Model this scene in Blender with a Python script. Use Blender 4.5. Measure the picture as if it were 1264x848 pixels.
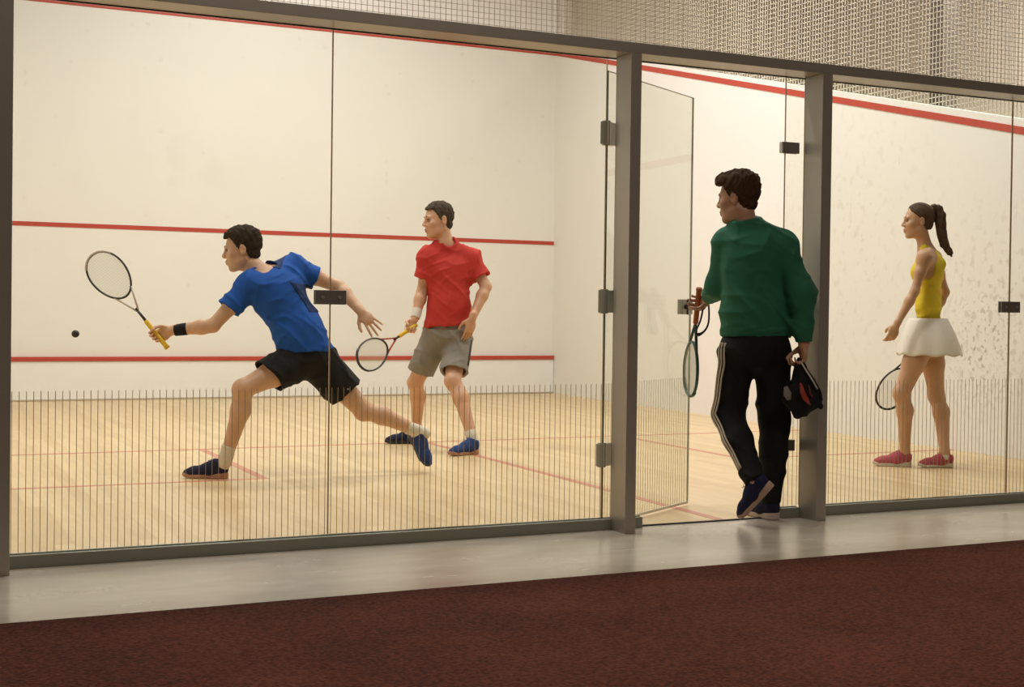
import bpy, math, random
import numpy as np
from mathutils import Vector, Matrix
for o in list(bpy.data.objects): bpy.data.objects.remove(o)
SC = bpy.context.scene; COL = SC.collection
random.seed(4)

# ------------------------------------------------------------------ camera, light, exposure
YAW, PITCH, ROLL, FPX = 0.4973, -0.0155, 0.0147, 1799.31
cd = bpy.data.cameras.new('camera'); cam = bpy.data.objects.new('camera', cd); COL.objects.link(cam)
fw = Vector((math.sin(YAW)*math.cos(PITCH), math.cos(YAW)*math.cos(PITCH), math.sin(PITCH)))
rt = fw.cross(Vector((0, 0, 1))).normalized(); up = rt.cross(fw)
r2 = rt*math.cos(ROLL)+up*math.sin(ROLL); u2 = -rt*math.sin(ROLL)+up*math.cos(ROLL)
Mx = Matrix((r2, u2, -fw)).transposed().to_4x4(); Mx.translation = Vector((-7.2983, -6.2671, 1.053))
cam.matrix_world = Mx
cd.sensor_width = 36; cd.lens = FPX/1264*36; cd.shift_x = -194.76/1264; cd.shift_y = -14.38/1264
cd.clip_start = .05; cd.clip_end = 100
SC.camera = cam
SC.view_settings.view_transform = 'Standard'; SC.view_settings.look = 'None'
SC.view_settings.gamma = 1; SC.view_settings.use_curve_mapping = False
SC.view_settings.exposure = 0.18
W = bpy.data.worlds.new('world'); SC.world = W; W.use_nodes = True
W.node_tree.nodes['Background'].inputs[0].default_value = (1, .84, .64, 1)
W.node_tree.nodes['Background'].inputs[1].default_value = 0.05

def area(name, loc, sx, sy, power, color=(1, .88, .70), rot=(0, 0, 0)):
    l = bpy.data.lights.new(name, 'AREA'); l.shape = 'RECTANGLE'; l.size = sx; l.size_y = sy
    l.energy = power; l.color = color
    o = bpy.data.objects.new(name, l); COL.objects.link(o); o.location = loc; o.rotation_euler = rot
    return o
LAMPS = [(-5.3, 1.5, 92), (-1.9, 1.5, 76), (-5.3, 4.8, 118), (-1.9, 4.8, 100), (-3.6, 7.4, 112)]
for (x, y, pw) in LAMPS: area('court_lamp_light', (x, y, 5.72), 1.5, .5, pw, (1, .98, .965))
area('corridor_lamp_light', (-4.6, -5.2, 5.2), 4.0, .6, 125, (1, .88, .74))
area('neighbour_court_lamp_light', (2.6, 4.0, 5.3), 1.0, 3.0, 230, (1, .95, .86))

# ------------------------------------------------------------------ helpers
def tag(o, label=None, cat=None, group=None, kind=None):
    if label: o['label'] = label
    if cat: o['category'] = cat
    if group: o['group'] = group
    if kind: o['kind'] = kind
    return o
def empty(name, loc, label, cat, group=None):
    o = bpy.data.objects.new(name, None); COL.objects.link(o); o.location = loc; o.empty_display_size = .1
    return tag(o, label, cat, group)
class MB:
    def __init__(s): s.v = []; s.f = []
    def box(s, x0, x1, y0, y1, z0, z1, bev=0):
        b = len(s.v)
        s.v += [(x, y, z) for x in (x0, x1) for y in (y0, y1) for z in (z0, z1)]
        s.f += [tuple(b+i for i in q) for q in ((0, 1, 3, 2), (4, 6, 7, 5), (0, 4, 5, 1), (2, 3, 7, 6), (0, 2, 6, 4), (1, 5, 7, 3))]
        return s
    def prism(s, pts, axis, a0, a1):
        n = len(pts); b = len(s.v)
        for a in (a0, a1):
            for (p, q) in pts:
                s.v.append((a, p, q) if axis == 0 else ((p, a, q) if axis == 1 else (p, q, a)))
        s.f.append(tuple(b+i for i in range(n))[::-1]); s.f.append(tuple(b+n+i for i in range(n)))
        for i in range(n): s.f.append((b+i, b+(i+1) % n, b+n+(i+1) % n, b+n+i))
        return s
    def tube(s, pts, rad, n=8, closed=False, flat=1.0, nrm=None):
        pts = [Vector(p) for p in pts]; m = len(pts); b = len(s.v)
        rads = rad if isinstance(rad, (list, tuple)) else [rad]*m
        ref = Vector(nrm) if nrm is not None else Vector((.12, .3, .95)); prev = None
        for i, p in enumerate(pts):
            if closed: t = pts[(i+1) % m]-pts[i-1]
            else: t = pts[min(i+1, m-1)]-pts[max(i-1, 0)]
            t.normalize()
            base = ref if (nrm is not None or prev is None) else prev
            a = base-t*base.dot(t)
            if a.length < 1e-4: a = Vector((1, 0, 0))-t*t.x
            a.normalize(); prev = a; c = t.cross(a)
            for k in range(n):
                an = 2*math.pi*k/n
                s.v.append(tuple(p+a*(math.cos(an)*rads[i]*flat)+c*(math.sin(an)*rads[i])))
        for i in range(m if closed else m-1):
            j = (i+1) % m
            for k in range(n):
                k2 = (k+1) % n
                s.f.append((b+i*n+k, b+i*n+k2, b+j*n+k2, b+j*n+k))
        if not closed:
            s.f.append(tuple(b+k for k in range(n))[::-1]); s.f.append(tuple(b+(m-1)*n+k for k in range(n)))
        return s
    def ball(s, c, r, n=16, m=10, ax=None):
        b = len(s.v); c = Vector(c); r = Vector(r if hasattr(r, '__len__') else (r, r, r))
        ax = ax or (Vector((1, 0, 0)), Vector((0, 1, 0)), Vector((0, 0, 1)))
        for j in range(m+1):
            th = math.pi*j/m
            for i in range(n):
                ph = 2*math.pi*i/n
                d = (math.sin(th)*math.cos(ph)*r.x, math.sin(th)*math.sin(ph)*r.y, math.cos(th)*r.z)
                s.v.append(tuple(c+ax[0]*d[0]+ax[1]*d[1]+ax[2]*d[2]))
        for j in range(m):
            for i in range(n):
                i2 = (i+1) % n
                s.f.append((b+j*n+i, b+(j+1)*n+i, b+(j+1)*n+i2, b+j*n+i2))
        return s
    def build(s, name, mat, parent=None, loc=None, smooth=False, bevel=0):
        me = bpy.data.meshes.new(name)
        L = Vector(loc) if loc is not None else Vector((0, 0, 0))
        me.from_pydata([tuple(Vector(v)-L) for v in s.v], [], s.f); me.validate(); me.update()
        me.materials.append(mat)
        if smooth: me.polygons.foreach_set('use_smooth', [True]*len(me.polygons))
        o = bpy.data.objects.new(name, me); COL.objects.link(o)
        if parent: o.parent = parent
        else: o.location = L
        if bevel:
            md = o.modifiers.new('bevel', 'BEVEL'); md.width = bevel; md.segments = 2; md.limit_method = 'ANGLE'
        return o

def new_mat(name):
    m = bpy.data.materials.new(name); m.use_nodes = True
    nt = m.node_tree; b = nt.nodes['Principled BSDF']; return m, nt, b
def srgb(r, g, b):
    return tuple((c/255/12.92 if c/255 <= .04045 else ((c/255+.055)/1.055)**2.4) for c in (r, g, b))+(1,)
def simple(name, col, rough=.6, metal=0, noise=0, nscale=20, bump=0, bscale=200, spec=.5, sheen=0):
    m, nt, b = new_mat(name)
    b.inputs['Base Color'].default_value = col; b.inputs['Roughness'].default_value = rough
    b.inputs['Metallic'].default_value = metal; b.inputs['Specular IOR Level'].default_value = spec
    if sheen: b.inputs['Sheen Weight'].default_value = sheen
    tc = nt.nodes.new('ShaderNodeTexCoord')
    if noise:
        n = nt.nodes.new('ShaderNodeTexNoise'); n.inputs['Scale'].default_value = nscale; n.inputs['Detail'].default_value = 5
        nt.links.new(tc.outputs['Object'], n.inputs['Vector'])
        mx = nt.nodes.new('ShaderNodeMix'); mx.data_type = 'RGBA'
        mx.inputs['A'].default_value = tuple(c*(1-noise) for c in col[:3])+(1,); mx.inputs['B'].default_value = tuple(min(1, c*(1+noise)) for c in col[:3])+(1,)
        nt.links.new(n.outputs['Fac'], mx.inputs['Factor']); nt.links.new(mx.outputs['Result'], b.inputs['Base Color'])
    if bump:
        n = nt.nodes.new('ShaderNodeTexNoise'); n.inputs['Scale'].default_value = bscale; n.inputs['Detail'].default_value = 3
        nt.links.new(tc.outputs['Object'], n.inputs['Vector'])
        bp = nt.nodes.new('ShaderNodeBump'); bp.inputs['Strength'].default_value = bump; bp.inputs['Distance'].default_value = .01
        nt.links.new(n.outputs['Fac'], bp.inputs['Height']); nt.links.new(bp.outputs['Normal'], b.inputs['Normal'])
    return m

def wall_material(name, col, marks=.5, mcol=(.35, .28, .2, 1), mscale=7.0, patch=None):
    """painted plaster with small scattered ball marks"""
    m, nt, b = new_mat(name); N = nt.nodes; L = nt.links
    b.inputs['Roughness'].default_value = .55
    tc = N.new('ShaderNodeTexCoord')
    v = N.new('ShaderNodeTexVoronoi'); v.inputs['Scale'].default_value = mscale; v.inputs['Randomness'].default_value = 1
    nz = N.new('ShaderNodeTexNoise'); nz.inputs['Scale'].default_value = 26; nz.inputs['Detail'].default_value = 3
    mixv = N.new('ShaderNodeMix'); mixv.data_type = 'RGBA'; mixv.inputs['Factor'].default_value = .04
    L.new(tc.outputs['Object'], nz.inputs['Vector']); L.new(tc.outputs['Object'], mixv.inputs['A']); L.new(nz.outputs['Color'], mixv.inputs['B'])
    L.new(mixv.outputs['Result'], v.inputs['Vector'])
    r = N.new('ShaderNodeMapRange'); r.inputs['From Min'].default_value = .07; r.inputs['From Max'].default_value = .20; r.inputs['To Min'].default_value = 1; r.inputs['To Max'].default_value = 0
    L.new(v.outputs['Distance'], r.inputs['Value'])
    # only some cells carry a mark
    sep = N.new('ShaderNodeSeparateColor'); L.new(v.outputs['Color'], sep.inputs['Color'])
    r2 = N.new('ShaderNodeMapRange'); r2.inputs['From Min'].default_value = .45; r2.inputs['From Max'].default_value = 1.0; r2.inputs['To Max'].default_value = marks
    L.new(sep.outputs['Red'], r2.inputs['Value'])
    m1 = N.new('ShaderNodeMath'); m1.operation = 'MULTIPLY'; L.new(r.outputs['Result'], m1.inputs[0]); L.new(r2.outputs['Result'], m1.inputs[1])
    fac = m1.outputs[0]
    if patch:   # a cluster of many scuffs: (centre, radius, strength)
        for (c, rad, st, sc) in patch:
            sub = N.new('ShaderNodeVectorMath'); sub.operation = 'DISTANCE'; L.new(tc.outputs['Object'], sub.inputs[0]); sub.inputs[1].default_value = c
            rr = N.new('ShaderNodeMapRange'); rr.inputs['From Min'].default_value = rad; rr.inputs['From Max'].default_value = rad*.15; rr.inputs['To Max'].default_value = st
            L.new(sub.outputs['Value'], rr.inputs['Value'])
            n2 = N.new('ShaderNodeTexNoise'); n2.inputs['Scale'].default_value = sc; n2.inputs['Detail'].default_value = 6; L.new(tc.outputs['Object'], n2.inputs['Vector'])
            r3 = N.new('ShaderNodeMapRange'); r3.inputs['From Min'].default_value = .55; r3.inputs['From Max'].default_value = .63; L.new(n2.outputs['Fac'], r3.inputs['Value'])
            mm = N.new('ShaderNodeMath'); mm.operation = 'MULTIPLY'; L.new(rr.outputs['Result'], mm.inputs[0]); L.new(r3.outputs['Result'], mm.inputs[1])
            ad = N.new('ShaderNodeMath'); ad.operation = 'MAXIMUM'; L.new(fac, ad.inputs[0]); L.new(mm.outputs[0], ad.inputs[1]); fac = ad.outputs[0]
    big = N.new('ShaderNodeTexNoise'); big.inputs['Scale'].default_value = 1.3; big.inputs['Detail'].default_value = 4; L.new(tc.outputs['Object'], big.inputs['Vector'])
    mb = N.new('ShaderNodeMix'); mb.data_type = 'RGBA'; mb.inputs['A'].default_value = tuple(c*.965 for c in col[:3])+(1,); mb.inputs['B'].default_value = tuple(min(1, c*1.02) for c in col[:3])+(1,)
    L.new(big.outputs['Fac'], mb.inputs['Factor'])
    mx = N.new('ShaderNodeMix'); mx.data_type = 'RGBA'; mx.inputs['B'].default_value = mcol
    L.new(mb.outputs['Result'], mx.inputs['A']); L.new(fac, mx.inputs['Factor']); L.new(mx.outputs['Result'], b.inputs['Base Color'])
    return m

def glass_material(name, tint, refl=1.0):
    m = bpy.data.materials.new(name); m.use_nodes = True; nt = m.node_tree; nt.nodes.clear()
    o = nt.nodes.new('ShaderNodeOutputMaterial'); t = nt.nodes.new('ShaderNodeBsdfTransparent'); t.inputs['Color'].default_value = tint
    g = nt.nodes.new('ShaderNodeBsdfGlossy'); g.inputs['Roughness'].default_value = .01
    f = nt.nodes.new('ShaderNodeLayerWeight'); f.inputs['Blend'].default_value = .5
    pw = nt.nodes.new('ShaderNodeMath'); pw.operation = 'POWER'; pw.inputs[1].default_value = 5; nt.links.new(f.outputs['Facing'], pw.inputs[0])
    ma = nt.nodes.new('ShaderNodeMath'); ma.operation = 'MULTIPLY_ADD'; ma.inputs[1].default_value = .96; ma.inputs[2].default_value = .04; nt.links.new(pw.outputs[0], ma.inputs[0])
    k = nt.nodes.new('ShaderNodeMath'); k.operation = 'MULTIPLY'; k.inputs[1].default_value = refl; nt.links.new(ma.outputs[0], k.inputs[0])
    x = nt.nodes.new('ShaderNodeMixShader'); nt.links.new(k.outputs[0], x.inputs[0]); nt.links.new(t.outputs[0], x.inputs[1]); nt.links.new(g.outputs[0], x.inputs[2]); nt.links.new(x.outputs[0], o.inputs[0])
    return m

def wood_floor_material():
    m, nt, b = new_mat('maple_floor'); N = nt.nodes; L = nt.links
    tc = N.new('ShaderNodeTexCoord'); mp = N.new('ShaderNodeMapping'); mp.inputs['Rotation'].default_value = (0, 0, math.pi/2)
    L.new(tc.outputs['Object'], mp.inputs['Vector'])
    br = N.new('ShaderNodeTexBrick'); br.inputs['Scale'].default_value = 1; br.inputs['Brick Width'].default_value = 1.3; br.inputs['Row Height'].default_value = .085
    br.inputs['Mortar Size'].default_value = .0012; br.inputs['Color1'].default_value = (0, 0, 0, 1); br.inputs['Color2'].default_value = (1, 1, 1, 1); br.inputs['Mortar'].default_value = (.1, .1, .1, 1)
    br.offset = .37
    L.new(mp.outputs['Vector'], br.inputs['Vector'])
    mp2 = N.new('ShaderNodeMapping'); mp2.inputs['Scale'].default_value = (14, 1.2, 1); L.new(tc.outputs['Object'], mp2.inputs['Vector'])
    nz = N.new('ShaderNodeTexNoise'); nz.inputs['Scale'].default_value = 2.2; nz.inputs['Detail'].default_value = 7; nz.inputs['Distortion'].default_value = .6; L.new(mp2.outputs['Vector'], nz.inputs['Vector'])
    mx = N.new('ShaderNodeMix'); mx.data_type = 'RGBA'; mx.inputs['A'].default_value = (.63, .455, .235, 1); mx.inputs['B'].default_value = (.73, .555, .31, 1)
    L.new(br.outputs['Color'], mx.inputs['Factor'])
    m2 = N.new('ShaderNodeMix'); m2.data_type = 'RGBA'; m2.blend_type = 'MULTIPLY'; m2.inputs['Factor'].default_value = .35
    cr = N.new('ShaderNodeMapRange'); cr.inputs['From Min'].default_value = .3; cr.inputs['From Max'].default_value = .7; cr.inputs['To Min'].default_value = .72; cr.inputs['To Max'].default_value = 1.08
    L.new(nz.outputs['Fac'], cr.inputs['Value'])
    L.new(mx.outputs['Result'], m2.inputs['A']); L.new(cr.outputs['Result'], m2.inputs['B'])
    L.new(m2.outputs['Result'], b.inputs['Base Color']); b.inputs['Roughness'].default_value = .34
    return m

def concrete_material():
    m, nt, b = new_mat('polished_concrete'); N = nt.nodes; L = nt.links
    tc = N.new('ShaderNodeTexCoord'); mp = N.new('ShaderNodeMapping'); mp.inputs['Scale'].default_value = (1, 2.4, 1); L.new(tc.outputs['Object'], mp.inputs['Vector'])
    n = N.new('ShaderNodeTexNoise'); n.inputs['Scale'].default_value = 3; n.inputs['Detail'].default_value = 8; L.new(mp.outputs['Vector'], n.inputs['Vector'])
    mx = N.new('ShaderNodeMix'); mx.data_type = 'RGBA'; mx.inputs['A'].default_value = (.40, .35, .285, 1); mx.inputs['B'].default_value = (.56, .50, .41, 1); L.new(n.outputs['Fac'], mx.inputs['Factor'])
    L.new(mx.outputs['Result'], b.inputs['Base Color'])
    r = N.new('ShaderNodeMapRange'); r.inputs['To Min'].default_value = .17; r.inputs['To Max'].default_value = .33; L.new(n.outputs['Fac'], r.inputs['Value']); L.new(r.outputs['Result'], b.inputs['Roughness'])
    b.inputs['Specular IOR Level'].default_value = .7
    return m

def carpet_material():
    m, nt, b = new_mat('carpet'); N = nt.nodes; L = nt.links
    tc = N.new('ShaderNodeTexCoord')
    n = N.new('ShaderNodeTexNoise'); n.inputs['Scale'].default_value = 75; n.inputs['Detail'].default_value = 4; L.new(tc.outputs['Object'], n.inputs['Vector'])
    n2 = N.new('ShaderNodeTexNoise'); n2.inputs['Scale'].default_value = 2.5; n2.inputs['Detail'].default_value = 3; L.new(tc.outputs['Object'], n2.inputs['Vector'])
    ad = N.new('ShaderNodeMath'); ad.operation = 'MULTIPLY_ADD'; ad.inputs[1].default_value = .3; L.new(n2.outputs['Fac'], ad.inputs[0]); L.new(n.outputs['Fac'], ad.inputs[2])
    r = N.new('ShaderNodeMapRange'); r.inputs['From Min'].default_value = .46; r.inputs['From Max'].default_value = .84; L.new(ad.outputs[0], r.inputs['Value'])
    mx = N.new('ShaderNodeMix'); mx.data_type = 'RGBA'; mx.inputs['A'].default_value = CARPET_A; mx.inputs['B'].default_value = CARPET_B; L.new(r.outputs['Result'], mx.inputs['Factor'])
    L.new(mx.outputs['Result'], b.inputs['Base Color']); b.inputs['Roughness'].default_value = .95; b.inputs['Specular IOR Level'].default_value = .1
    bp = N.new('ShaderNodeBump'); bp.inputs['Strength'].default_value = .9; bp.inputs['Distance'].default_value = .01; L.new(n.outputs['Fac'], bp.inputs['Height']); L.new(bp.outputs['Normal'], b.inputs['Normal'])
    return m
CARPET_A = (.042, .0115, .0065, 1); CARPET_B = (.135, .036, .018, 1)

WALL = (.80, .775, .72, 1)
m_front = wall_material('front_wall_paint', WALL, .16, patch=[((-4.9, 10.2, 2.55), .9, .10, 2.5), ((-4.2, 10.2, 2.9), .9, .10, 2.0)])
m_side = wall_material('side_wall_paint', WALL, .25, patch=[((0, 2.25, .80), .60, .75, 22), ((0, 2.1, 1.05), 1.1, .35, 15), ((0, 4.0, 1.6), 1.9, .16, 12)])
m_plain = simple('hall_paint', (.70, .64, .54, 1), .7, noise=.04, nscale=3)
m_dark = simple('dark_hall_paint', (.10, .085, .07, 1), .8)
m_corr = simple('corridor_paint', (.16, .135, .11, 1), .8)
m_ceil = simple('ceiling_paint', (.5, .45, .38, 1), .8)
m_red = simple('red_line_paint', (.46, .055, .03, 1), .5, noise=.12, nscale=9)
m_redfloor = simple('red_floor_paint', (.56, .20, .12, 1), .35)
m_tin = simple('tin_white_panel', (.83, .82, .79, 1), .4, noise=.03, nscale=4)
m_wood = wood_floor_material(); m_conc = concrete_material(); m_carpet = carpet_material()
m_metal = simple('bronze_anodised_metal', (.40, .36, .31, 1), .36, metal=.35, noise=.05, nscale=4)
m_sill = simple('grey_green_metal', (.27, .265, .215, 1), .4, metal=.3)
m_steel = simple('satin_steel', (.46, .44, .37, 1), .38, metal=.5)
m_edge = simple('glass_edge_green', (.03, .075, .05, 1), .15)
m_seam = None
m_glass = glass_material('clear_glass', (.965, .975, .95, 1), .5)
m_glassdoor = glass_material('clear_glass_door', (.95, .965, .93, 1), 1.0)
m_frit, _nt, _b = new_mat('printed_glass_stripe')
_b.inputs['Base Color'].default_value = (.55, .46, .33, 1)
_tl = _nt.nodes.new('ShaderNodeBsdfTranslucent'); _tl.inputs['Color'].default_value = (.55, .43, .28, 1); _mx = _nt.nodes.new('ShaderNodeMixShader'); _mx.inputs[0].default_value = .5
_nt.links.new(_b.outputs[0], _mx.inputs[1]); _nt.links.new(_tl.outputs[0], _mx.inputs[2]); _nt.links.new(_mx.outputs[0], _nt.nodes['Material Output'].inputs[0])
m_seam = m_frit.copy(); m_seam.name = 'glass_joint_seal'
m_net = simple('net_cord', (.46, .41, .33, 1), .8)
m_net2 = simple('pale_net_cord', (.62, .57, .47, 1), .8)
m_black = simple('black_rubber', (.012, .011, .010, 1), .55)

# ------------------------------------------------------------------ the setting
GX0, GX1 = -7.157, 0.0; D = 10.20; ZF = 4.20; ZR = 2.02
def struct(name, mb, mat, loc=None): return tag(mb.build(name, mat, loc=loc), kind='structure')
struct('floor', MB().box(GX0, GX1, 0, D, -.1, 0), m_wood)
struct('floor', MB().box(-16, 9, -1.25, 0, -.1, 0), m_conc)
struct('floor', MB().box(-16, 9, -14, -1.25, -.1, 0), m_corr)
struct('wall_front', MB().box(GX0-.2, GX1+.2, D, D+.2, -.1, 6.4), m_front)
struct('wall_left', MB().prism([(0, -.1), (D, -.1), (D, ZF+.1), (0, ZR+.1)], 0, GX0-.2, GX0), m_side)
struct('wall_right', MB().prism([(.0, -.1), (D, -.1), (D, ZF+.035), (.0, ZR+.06)], 0, GX1, GX1+.15), m_side)
struct('wall_far_right', MB().box(4.2, 4.4, -1.3, 14, -.1, 6.4), m_plain)
struct('wall_far_back', MB().box(.15, 4.2, D+1.0, D+1.2, -.1, 6.4), m_plain)
struct('wall_corridor', MB().box(-16, 9, -14.2, -14, -.1, 6.4), m_corr)
struct('wall_corridor_left', MB().box(-16.2, -16, -14.2, 14, -.1, 6.4), m_corr)
struct('wall_corridor_right', MB().box(9, 9.2, -14.2, 14, -.1, 6.4), m_corr)
struct('ceiling', MB().box(-16.2, 9.2, -14.2, 14, 6.4, 6.6), m_ceil)
struct('floor', MB().box(.15, 9, 0, 14, -.1, 0), m_wood)
# painted court lines
trim = [0]
def line(mb, mat=m_red):
    trim[0] += 1; return struct('trim_%d' % trim[0], mb, mat)
line(MB().box(GX0, -.004, D-.006, D, 1.82, 1.865))                           # service line
a = .055
sl = (ZF-ZR)/D
line(MB().box(GX0, 0, D-.006, D, ZF-a, ZF))                                    # front out line
line(MB().prism([(.0, ZR-a), (D-.006, ZF-a), (D-.006, ZF), (.0, ZR)], 0, -.006, 0))   # sloping side out line
FL = .0012
SB = D-5.672
line(MB().box(GX0, GX1, SB-.05, SB, 0, FL), m_redfloor)                       # short line
line(MB().box(GX0, GX0+1.926, SB-1.926-.05, SB-1.926, 0, FL), m_redfloor)
line(MB().box(-1.926, 0, SB-1.926-.05, SB-1.926, 0, FL), m_redfloor)
line(MB().box(GX0+1.926-.05, GX0+1.926, SB-1.926, SB-.05, 0, FL), m_redfloor)
line(MB().box(-1.926, -1.876, SB-1.926, SB-.05, 0, FL), m_redfloor)
line(MB().box(-3.603, -3.553, 0.02, SB-.05, 0, FL), m_redfloor)
# tin
t = empty('tin_board', (-3.58, D, 0), 'low white tin board with a red top strip along the foot of the front wall', 'board')
MB().box(GX0+.002-(-3.58), -.006+3.58, -.045, -.001, 0.002, .415).build('board', m_tin, t)
MB().box(GX0+.002+3.58, -.006+3.58, -.062, -.001, .4155, .462).build('top_strip', m_red, t, bevel=.006)
MB().box(GX0+.002+3.58, -.006+3.58, -.05, -.045, .002, .018).build('bottom_rail', simple('tin_rail', (.5, .42, .3, 1), .6), t)

# carpet
tag(MB().box(-14, 6, -12.5, -1.133, .0005, .009).build('carpet', m_carpet, loc=(-3, -4, 0)), 'dark red-brown short pile carpet in the foreground beside the concrete strip', 'carpet')
# threshold
tag(MB().box(-4.05, -3.26, -.022, -.004, .0005, .006).build('threshold_strip', m_black, loc=(-3.7, 0, 0)), 'thin dark metal strip on the floor across the open doorway', 'threshold')

# ------------------------------------------------------------------ glass back wall frame
YF = -.2025; ZB0, ZB1 = 2.243, 2.293
def post(x0, x1, label, yb=-.045):
    t = empty('frame_post', ((x0+x1)/2, -.12, 0), label, 'post', 'bronze metal frame posts')
    cx = (x0+x1)/2
    MB().box(x0-cx, x1-cx, YF+.12, yb+.12, .0, ZB0).build('profile', m_metal, t, bevel=.002)
    MB().box(x0-cx+.004, x1-cx-.004, yb+.12, yb+.128, .0, ZB0).build('gasket', m_black, t)
    return t
post(-6.97, -6.8548, 'bronze-grey metal post at the left edge of the glass wall')
post(-4.2297, -4.1747, 'bronze-grey metal post on the hinge side of the open glass door')
post(-3.1545, -3.0959, 'bronze-grey metal post behind the black sports bag, right of the doorway')
t = empty('frame_beam', (-3.6, -.12, ZB0), 'long dark bronze metal beam running over the glass wall and the doorway', 'beam')
MB().box(-3.9, 3.6, YF+.12, .10, .0, ZB1-ZB0).build('profile', m_metal, t, bevel=.002)
MB().box(-3.9, 3.6, .1005, .112, -.004, .02).build('gasket', m_black, t)
def sill(x0, x1, label):
    cx = (x0+x1)/2
    t = empty('frame_sill', (cx, -.03, 0), label, 'sill', 'metal floor sills under the glass wall')
    MB().box(x0-cx, x1-cx, -.0256, .022, .0, .051).build('channel', m_sill, t, bevel=.002)
    MB().box(x0-cx+.002, x1-cx-.002, .0, .0215, .0511, .0545).build('glass_seal', m_edge, t)
    return t
sill(-6.8546, -4.06, 'grey-green metal floor sill under the two big left glass panes')
sill(-3.262, -3.156, 'short metal floor sill under the narrow pane beside the doorway')
sill(-3.0955, -.003, 'metal floor sill under the glass at right, in front of the woman')
MB  # frame parts done

def pane(x0, x1, label, stripes=True):
    cx = (x0+x1)/2
    t = empty('glass_partition', (cx, 0, .055), label, 'glass pane', 'fixed glass panes of the court back wall')
    z0, z1 = .0, ZB0-.055-.004
    e = .002
    MB().box(x0-cx+e, x1-cx-e, -.005, .005, z0, z1).build('glass', m_glass, t)
    MB().box(x0-cx, x0-cx+e, -.005, .005, z0, z1).build('glass_edge', m_seam, t)
    MB().box(x1-cx-e, x1-cx, -.005, .005, z0, z1).build('glass_edge', m_seam, t)
    mb = MB(); n = int((x1-x0-.02)/.0265); off = ((x1-x0)-(n*.0265))/2
    for i in range(n+1):
        x = x0-cx+off+i*.0265
        mb.box(x-.0013, x+.0013, -.0062, -.0052, z0, .6915-.055)
    o = mb.build('stripe_print', m_frit, t); o['label'] = 'fine vertical stripes printed on the lower glass'
    return t
pane(-6.852, -5.577, 'leftmost tall fixed glass pane, in front of the flying black ball')
pane(-5.5765, -4.256, 'tall fixed glass pane between the blue-shirted player and the hinge post')
pane(-3.245, -3.125, 'narrow fixed glass strip on the lock side of the doorway')
pane(-3.123, -1.738, 'tall fixed glass pane in front of the woman in the yellow top')
pane(-1.7375, -.004, 'glass pane cut by the right edge of the photo, right of the woman')
def clamp(x, z, label, w=.135, h=.062):
    t = empty('glass_clamp', (x, 0, z), label, 'glass clamp', 'metal clamps joining the glass panes')
    for s, nm in ((-1, 'front_plate'), (1, 'back_plate')):
        MB().box(-w/2, w/2, min(s*.0065, s*.016), max(s*.0065, s*.016), -h/2, h/2).build(nm, m_clamp, t, bevel=.0015)
    for sx in (-1, 1):
        MB().tube([(sx*w*.28, -.0165, 0), (sx*w*.28, -.0215, 0)], .008, 12).build('screw', m_steel, t)
    return t
m_clamp = simple('clamp_metal', (.21, .18, .16, 1), .42, metal=.2)
clamp(-5.577, 1.083, 'dark metal clamp on the glass joint over the lunging player in blue')
clamp(-1.738, 1.093, 'dark metal clamp on the glass joint right of the woman in yellow')
def side_plate(x, z, label, w=.09, h=.056):
    t = empty('lock_plate', (x, 0, z), label, 'patch fitting', 'metal patch fittings on the narrow pane beside the doorway')
    MB().box(-.012, w-.012, -.018, -.0065, -h/2, h/2).build('front_plate', m_clamp, t, bevel=.0015)
    MB().box(-.012, w-.012, .0065, .018, -h/2, h/2).build('back_plate', m_clamp, t, bevel=.0015)
    MB().box(-.024, -.0125, -.014, .014, -h/2, h/2).build('strike', m_steel, t, bevel=.001)
side_plate(-3.245, 1.885, 'upper metal patch fitting on the narrow glass beside the doorway, above head height')
side_plate(-3.245, 1.063, 'middle metal patch fitting on the narrow glass, behind the man in green')
side_plate(-3.245, .365, 'lower metal patch fitting on the narrow glass, by the calf of the man in green')
# the open door
HX, HY = -4.249, .012
FXp, FYp = -3.47, .56
dv = Vector((FXp-HX, FYp-HY, 0)); DL = dv.length; ang = math.atan2(dv.y, dv.x)
door = empty('door_1', (HX, HY, .012), None, None); door['kind'] = 'structure'; door.rotation_euler = (0, 0, ang)
DZ = 2.175
MB().box(.004, DL-.004, -.005, .005, 0.004, DZ-.004).build('glass', m_glassdoor, door)
MB().box(0, .004, -.0055, .0055, 0, DZ).build('hinge_edge', m_edge, door)
MB().box(DL-.003, DL, -.005, .005, 0, DZ).box(.004, DL-.003, -.005, .005, DZ-.003, DZ).build('free_edge', simple('edge_pale', (.42, .42, .34, 1), .3), door)
MB().box(.08, DL-.004, -.006, .006, 0, .012).build('bottom_reflection', simple('door_reflection_tone', (.78, .72, .58, 1), .4), door)  # pale strip: reflection at the door's bottom edge, put into the colour
mb = MB(); n = int((DL-.03)/.0265)
for i in range(n): mb.box(.02+i*.0265-.0009, .02+i*.0265+.0009, -.0062, -.0052, .01, .68)
mb.build('stripe_print', m_frit, door)
for z in (1.889, 1.086, .351):
    h = MB().box(-.028, .075, -.019, .019, z-.054-.012, z+.054-.012).build('hinge', m_steel, door, bevel=.002)
    MB().tube([(-.004, -.0, z-.07), (-.004, 0, z+.046)], .021, 14).build('hinge_knuckle', m_steel, h)
zl = 1.055
lk = MB().box(DL-.125, DL-.002, -.016, .016, zl-.04, zl+.04).build('lock_case', m_steel, door, bevel=.002)
for xx in (DL-.092, DL-.040): MB().tube([(xx, -.0165, zl), (xx, -.026, zl)], .012, 14).build('screw', m_black, lk)
MB().box(DL-.071, DL-.064, -.020, -.0165, zl-.042, zl+.042).build('latch_bar', m_black, lk)
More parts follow.
